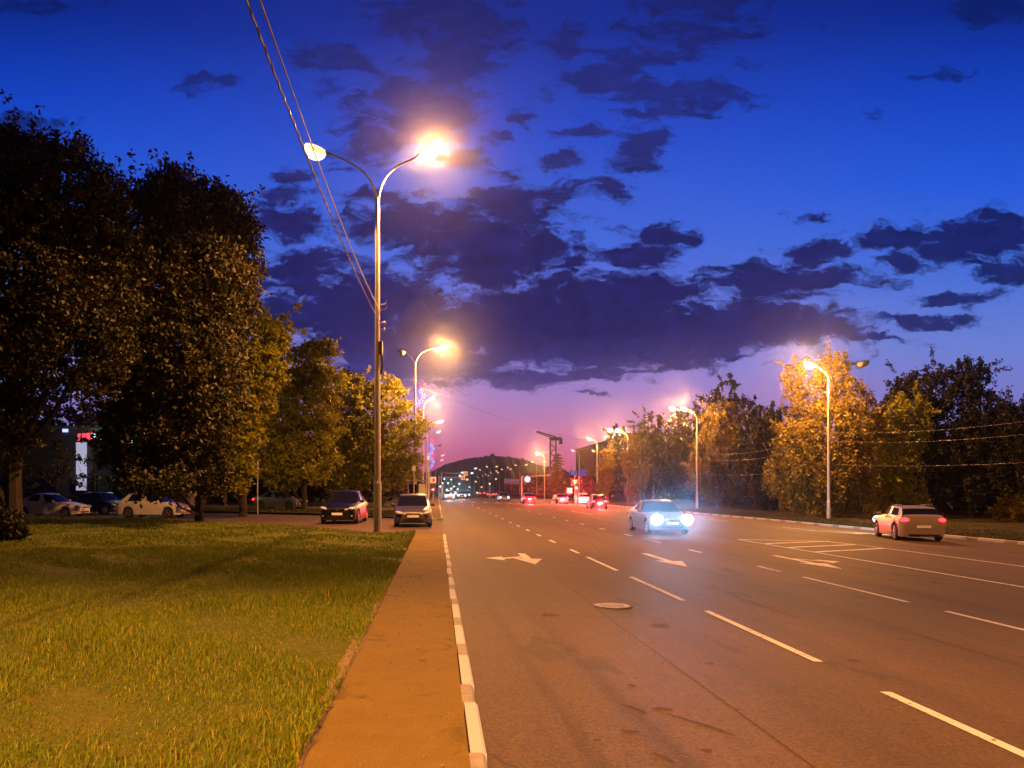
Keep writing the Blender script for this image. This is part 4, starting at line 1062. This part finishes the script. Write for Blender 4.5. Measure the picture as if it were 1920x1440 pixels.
# mast arm with blue board and white round sign
X, z = pt(978,900,112)
t = thing('sign_gantry', 'mast arm with a blue direction board over the first red lit car', 'road sign', (X,112,gz(X)))
b = MB(); zz = z - gz(X); b.tube([(0,0,-.1),(0,0,zz+.6)], .1, 8); b.tube([(0,0,zz+.5),(4.2,0,zz+.7)], .05, 6); b.build('mast', M['pole'], t)
b = MB(); b.box((-1.4,-.12,zz-.2),(2.3,.05,.7)); b.box((.75,-.12,zz+.1),(1.1,.05,1.0)); b.build('board', M['sign_blue'], t)
b = MB(); b.disc((.85,-.17,zz+.1),.42,18,0,'y',.04); b.build('round_panel', emit('sign_glow',(.75,.85,1.0),1.4), t)
def tri(t, z):
    b = MB(); b.add([(-.55,-.06,z+.1),(.55,-.06,z+.1),(0,-.06,z-.85),(-.55,-.03,z+.1),(.55,-.03,z+.1),(0,-.03,z-.85)], [(0,2,1),(3,4,5),(0,1,4,3),(1,2,5,4),(2,0,3,5)]); b.build('border', M['sign_red'], t)
    b = MB(); b.add([(-.36,-.075,z),(.36,-.075,z),(0,-.075,z-.62),(-.36,-.062,z),(.36,-.062,z),(0,-.062,z-.62)], [(0,2,1),(3,4,5),(0,1,4,3),(1,2,5,4),(2,0,3,5)]); b.build('panel', M['sign_white'], t)
    b = MB(); b.box((-.75,-.07,z-1.5),(.7,.03,.7)); b.build('square_panel', M['sign_white'], t)
X, z = pt(1078,901,110); post_sign('give_way_sign', 'inverted triangle sign with a square plate above the red traffic signal', 'road sign', X, 110, z-gz(X), tri)
def signal(label, u, v, Y, m, zt=None):
    X, z = pt(u, v, Y); zl = z - gz(X)
    t = thing('traffic_signal', label, 'traffic light', (X,Y,gz(X)))
    b = MB(); b.tube([(0,0,-.1),(0,0,zl+.5)], .06, 8); b.build('post', M['pole'], t)
    b = MB(); b.box((0,-.18,zl),(.34,.22,.98)); b.build('housing', M['trim'], t)
    order = {'red': .32, 'green': -.32}[m]
    b = MB(); b.ell((0,-.32,zl+order), (.16,.05,.16), 12, 6); b.build('lit_lens', M['red_sig' if m == 'red' else 'green_sig'], t, True)
    for dz in (.32,0,-.32):
        if dz != order:
            b = MB(); b.disc((0,-.30,zl+dz), .12, 12, 0, 'y', .02); b.build('dark_lens', M['glass'], t)
signal('red traffic signal over the white braking car', 1080, 919, 109, 'red')
signal('red traffic signal by the sidewalk beyond the brown saloon', 812, 922, 118, 'red')
signal('green traffic signal hanging in the middle distance', 918, 904, 150, 'green')
signal('first green traffic signal above the oncoming cluster', 830, 903, 160, 'green')
signal('second green traffic signal above the oncoming cluster', 840, 903, 170, 'green')
lamp_light('signal_glow', 'POINT', (pt(1080,919,108)[0],107.5,pt(1080,919,108)[1]+.3), 5000, (1,.05,.04), .12)
for i, (u, v, Y, lb) in enumerate([(873,888,140,'upper pale square sign hanging over the far oncoming lanes'),(868,896,140,'lower pale square sign beneath its twin over the far oncoming lanes'),(812,900,95,'square sign on a post behind the brown saloon')]):
    X, z = pt(u, v, Y)
    t = thing('square_sign', lb, 'road sign', (X,Y,0), 0, 'pale square road signs')
    b = MB(); b.box((0,0,z),(.78,.04,.78)); b.build('panel', M['sign_white'], t)
    b = MB(); b.box((-.1,-.03,z),(.06,.02,.4)); b.box((.1,-.03,z),(.2,.02,.4)); b.build('mark', M['sign_red'], t)
    b = MB()
    if i < 2: b.tube([(0,.06,z),(-4.4,.06,z+.15)], .04, 6); b.tube([(-4.4,.06,-.1),(-4.4,.06,z+.4)], .06, 6)
    else: b.tube([(0,.05,-.1),(0,.05,z+.4)], .035, 6)
    b.build('post', M['pole'], t)
# bright info pillar / bus stop panel behind the brown saloon
X, z = pt(786,918,66)
t = thing('bus_shelter', 'small bus shelter with pale end panel behind the brown saloon', 'bus shelter', (X-.2,66,.1))
b = MB()
for (x, y) in ((-.75,-.6),(.75,-.6),(-.75,.9),(.75,.9)):
    b = MB(); b.tube([(x,y,0),(x,y,2.3)], .04, 6); b.build('leg', M['steel'], t)
b = MB(); b.box((0,.1,2.34),(1.9,2.2,.08)); b.build('roof', M['steel'], t)
b = MB(); b.box((.45,-.65,1.2),(.55,.06,1.7)); b.build('panel', M['sign_white'], t)
b = MB(); b.box((0,.95,1.1),(1.5,.03,1.9)); b.build('back_panel', M['glass'], t)
b = MB(); b.box((-.2,.55,.45),(1.1,.35,.06)); b.build('bench', M['dark_metal'], t)
for (u, Y, h, lb) in ((776,62,3.6,'bare pale post beside the bus shelter'),(803,88,5.5,'thin post near the second star light pole')):
    X = (u-820)/F*Y
    t = thing('post', lb, 'post', (X,Y,.08)); b = MB(); b.tube([(0,0,-.1),(0,0,h)], .05, 8); b.build('shaft', M['pole'], t); b = MB(); b.box((0,-.06,h-.3),(.3,.03,.4)); b.build('plate', M['sign_white'], t)
X = (483-820)/F*52
t = thing('sign_post', 'thin grey sign post standing alone in front of the dark trees', 'post', (X,52,.1))
b = MB(); b.tube([(0,0,-.1),(0,0,3.5)], .04, 8); b.build('shaft', M['pole'], t); b = MB(); b.box((0,.03,3.2),(.05,.5,.5)); b.build('plate', M['steel'], t)
# striped barrier next to the braking cars
X, z = pt(1041,935,112)
t = thing('traffic_barrier', 'small pale road barrier between the red lit cars', 'barrier', (X,112,gz(X)))
b = MB(); b.add([(-.6,0,0),(.6,0,0),(.15,0,1.3),(-.15,0,1.3),(-.6,.4,0),(.6,.4,0),(.15,.3,1.3),(-.15,.3,1.3)], [(0,1,2,3),(5,4,7,6),(1,5,6,2),(4,0,3,7),(3,2,6,7)]); b.build('body', M['sign_white'], t)
b = MB(); b.box((0,-.03,.55),(.8,.03,.25)); b.build('stripe', M['sign_red'], t)
# blue panel cluster near the striped building
X, z = pt(1085,886,172)
t = thing('direction_sign', 'pair of blue direction panels on a pole before the striped building', 'road sign', (X,172,gz(X)))
zz = z-gz(X); b = MB(); b.tube([(-.9,0,-.1),(-.9,0,zz+1.6)], .09, 8); b.build('post', M['pole'], t)
b = MB(); b.box((-1.2,-.12,zz),(1.6,.05,1.1)); b.box((.9,-.12,zz),(1.6,.05,1.5)); b.build('panel', emit('sign_blue_lit',(.22,.16,.75),.35), t)
b = MB()
b.box((-1.5,-.16,zz),(.12,.03,.8)); b.box((-1.2,-.16,zz+.34),(.6,.03,.12)); b.box((-1.2,-.16,zz-.2),(.12,.03,.5))
b.build('mark', emit('sign_mark',(.6,.5,.9),.5), t)

# ------------------------------------------------------------------ buildings
t = thing('striped_building', 'dark building with vertical facade stripes behind the far trees', 'building', (0,0,gz(45)))
b = MB(); x0, x1, y0, y1 = 45.5, 62, 178, 252
b.box(((x0+x1)/2,(y0+y1)/2,7.2),(x1-x0,y1-y0,16.4)); b.build('wall', M['facade'], t)
b = MB()
for k in range(24): b.box((x0-.12, y0+1.5+k*3.1, 7.4),(.2,1.2,15.4))
for k in range(6): b.box((x0+1.5+k*2.8, y0-.12, 7.4),(1.2,.2,15.4))
b.build('facade_strip', M['facade2'], t)
b = MB(); b.box(((x0+x1)/2,(y0+y1)/2,15.6),(x1-x0+.8,y1-y0+.8,.5)); b.build('roof', M['facade2'], t)
# shop with lit signs behind the dark trees
t = thing('shop_building', 'dark shop front with red and cyan neon sign behind the dark trees', 'building', (-34,74,.1))
b = MB(); b.box((0,3,3.6),(20,6,7.6)); b.build('wall', M['facade2'], t)
b = MB(); b.box((0,3,7.55),(20.6,6.6,.3)); b.build('roof', M['facade'], t)
sx, sz = pt(128,814,70.0); sx += 34; sz -= .1
b = MB()
for k in range(4): b.box((sx-.75+.42*k, -.2, sz+.03*k),(.30,.08,.62)); b.box((sx-.75+.42*k, -.2, sz-.25+.03*k),(.40,.08,.14))
b.build('neon_sign', M['red_led'], t)
b = MB(); b.ell((sx+1.0,-.2,sz+.05),(.48,.06,.5),14,6); b.build('neon_logo', M['cyan_sign'], t)
sx2, sz2 = pt(116,872,70.0); sx2 += 34
b = MB(); b.box((sx2,-.15,sz2-.1),(.95,.2,4.6)); b.build('light_panel', M['white_sign'], t)
sx3, sz3 = pt(84,802,70.0); sx3 += 34
b = MB(); b.box((sx3,-.15,sz3),(.5,.12,.42)); b.build('blue_sign', M['white_led'], t)
for k in range(5):
    b = MB(); b.box((-8+4*k,-.06,1.6),(2.6,.1,2.2)); b.build('window', M['glass'], t)
lamp_light('shop_light', 'POINT', (-34+sx+1.2,72.2,sz), 60, (.55,1.0,.75), .3)
lamp_light('shop_light', 'POINT', (-34+sx2+.5,71.5,3.0), 25, (.8,.75,1.0), .3)
TS = blob_px([(215,835,44,40,0),(190,790,36,26,0),(150,880,34,34,0),(225,880,40,40,0),(60,880,50,40,0),(112,858,20,40,-3)], -24.5, 55, .1)
make_tree('broadleaf_tree', 'sparse small tree lit greenish by a floodlight in front of the shop', 'tree', (-24.5,55,.1), TS, 5200, .12, M['leaf_dark'], M['bark'], .08, 5, 71, G1, .5)
t = thing('flood_light', 'small greenish floodlight on a post behind the sparse tree', 'lamp', (-23.0,58.5,.1))
b = MB(); b.tube([(0,0,-.1),(0,0,5.2)], .05, 6); b.build('post', M['dark_metal'], t)
b = MB(); b.box((0,-.1,5.2),(.4,.2,.3)); b.build('housing', M['dark_metal'], t)
b = MB(); b.box((0,-.215,5.2),(.3,.03,.22)); b.build('lens', M['green_sig'], t)
lamp_light('flood_beam', 'POINT', (0,-.35,5.2), 420, (.55,1.0,.45), .12, t)

# tower crane behind the spruce
X, z = pt(1037,826,400)
t = thing('tower_crane', 'dark tower crane with raised jib above the golden spruce', 'crane', (X,400,gz(45)))
b = MB(); zz = z - gz(45); wd = 1.5
for sx in (-1,1):
    for sy in (-1,1): b.tube([(sx*wd,sy*wd,0),(sx*wd,sy*wd,zz)], .2, 4)
for k in range(int(zz/2.4)):
    s = 1 if k % 2 else -1
    for yq in (-wd,wd): b.tube([(-s*wd,yq,k*2.4),(s*wd,yq,k*2.4+2.4)], .13, 4)
    for xq in (-wd,wd): b.tube([(xq,-s*wd,k*2.4),(xq,s*wd,k*2.4+2.4)], .13, 4)
b.build('mast', M['dark_metal'], t)
b = MB(); b.box((1.2,0,zz+.8),(6.5,2.6,1.6)); b.box((3.9,0,zz-.6),(1.6,2.4,2.6)); b.build('machinery_deck', M['dark_metal'], t)
jx, jz = pt(1006,809,400); jv = Vector((jx-X, 0, jz-z))
b = MB()
j0 = Vector((1.5,0,zz+1.4)); j1 = Vector((0,0,zz)) + jv
for off in ((0,-.9,.5),(0,.9,.5),(0,0,-.9)): b.tube([j0+Vector(off), j1+Vector(off)*.4], .26, 4)
for k in range(14):
    q0 = j0.lerp(j1,k/14); q1 = j0.lerp(j1,(k+1)/14)
    b.tube([q0+Vector((0,.9 if k%2 else -.9,.5)), q1+Vector((0,0,-.8))], .18, 4)
b.build('jib', M['dark_metal'], t)

# hill on the horizon
prof = [(560,905),(700,898),(780,890),(812,884),(835,871),(860,864),(885,859),(905,857),(930,855.5),(955,857.5),(985,863),(1010,872),(1050,884),(1120,893),(1250,902),(1500,908),(1900,912)]
YH = 720; rr = random.Random(8); rows = []
def hv(u):
    for (a, p), (b_, q) in zip(prof[:-1], prof[1:]):
        if a <= u <= b_: return p+(q-p)*(u-a)/(b_-a)
    return 912
us = [560+i*3 for i in range(447)]
crest = [EYE+(917.5-hv(u))/F*YH + rr.uniform(0,.7) + (1.6 if rr.random() < .08 else 0) for u in us]
for i, u in enumerate(us):
    if 919 <= u <= 928: crest[i] += 2.6 - .25*abs(u-923.5)
for (dy, kf) in ((-150,0.0),(-110,.28),(-60,.62),(-20,.9),(0,1.0),(30,.9),(150,.2),(260,-.1)):
    rows.append([((u-820)/F*YH, YH+dy, -2 + (c+2)*kf + (rr.uniform(-.4,.4) if 0 < kf < 1 else 0)) for u, c in zip(us, crest)])
sheet('hill', rows, M['hill'])
# scattered town lights on the slope
GTN = 'small lights of the town under the hill'
tl = [(826,912,'cyan'),(846,899,'white'),(851,912,'white'),(846,916,'white'),(858,917,'white'),(833,898,'white'),(876,899,'amber'),(892,903,'amber'),(903,913,'amber'),(895,926,'amber'),(908,925,'amber'),(930,898,'white'),(861,907,'white'),(838,918,'white'),(880,913,'white')]
for i, (u, v, k) in enumerate(tl):
    Y = 380 + (i*53) % 150; X, z = pt(u, v, Y)
    t = thing('town_lamp', f'{ordn(i)} small {dict(cyan="greenish", white="cold white", amber="warm")[k]} town light below the hill' if i < 14 else 'last small cold white town light below the hill', 'lamp', (X,Y,gz(X)-.05), 0, GTN)
    b = MB(); b.tube([(0,0,0),(0,0,max(.3,z-gz(X)))], .06, 5); b.build('post', M['dark_metal'], t)
    b = MB(); b.ell((0,0,max(.4,z-gz(X))), (.55,.3,.45), 10, 6); b.build('bulb', dict(cyan=M['green_sig'], white=M['lens_white'], amber=M['lens_far'])[k], t, True)
# far masses of wood closing the view on both sides
ft = np.random.default_rng(55)
def woods(n, xr, yr, hr, per, leaf):
    C = []
    for k in range(n):
        x = ft.uniform(*xr); y = ft.uniform(*yr); h = ft.uniform(*hr); wd = h*.36
        C.append(crown_points(ft, [(x,y,h*.5-.6,wd,wd,h*.5),(x+2,y,h*.3,wd*.9,wd,h*.3),(x-2,y+1,h*.4,wd*.9,wd,h*.36)], per, .9))
    o = link('far_woods', leaf_mesh('far_woods', np.concatenate(C), leaf, ft, M['leaf_unlit'])); struct(o, 'stuff')
woods(60, (-172,-12), (150,350), (7,12), 700, .4)
woods(46, (-95,-6), (92,112), (8,12), 1500, .3)
woods(26, (-110,-30), (84,110), (15,19), 2200, .3)
woods(80, (46,100), (72,118), (7,10.5), 1500, .3)
woods(50, (40,75), (130,176), (8,12), 1200, .3)
woods(40, (44,90), (260,420), (8,11), 700, .4)

# ------------------------------------------------------------------ evening haze
hm_ = bpy.data.materials.new('haze_air'); hm_.use_nodes = True
g = NT(hm_.node_tree)
vol = g.n('ShaderNodeVolumePrincipled', i={'Color': (.95,.95,1,1), 'Density': HAZE, 'Anisotropy': HG})
o_ = g.n('ShaderNodeOutputMaterial'); g.link(vol.outputs[0], o_.inputs['Volume'])
b = MB(); b.box((50,466,24),(1500,1050,74)); hz = b.build('haze', hm_); struct(hz, 'stuff')
hz.visible_shadow = True
# ------------------------------------------------------------------ render settings
sc.view_settings.view_transform = 'Standard'; sc.view_settings.look = 'None'
sc.view_settings.exposure = 0.0; sc.view_settings.gamma = 1.0
sc.render.engine = 'CYCLES'
cy = sc.cycles
cy.use_denoising = True
cy.max_bounces = 5; cy.diffuse_bounces = 2; cy.glossy_bounces = 3; cy.transmission_bounces = 3; cy.volume_bounces = 0; cy.transparent_max_bounces = 8
cy.sample_clamp_indirect = 4.0
cy.use_light_tree = True
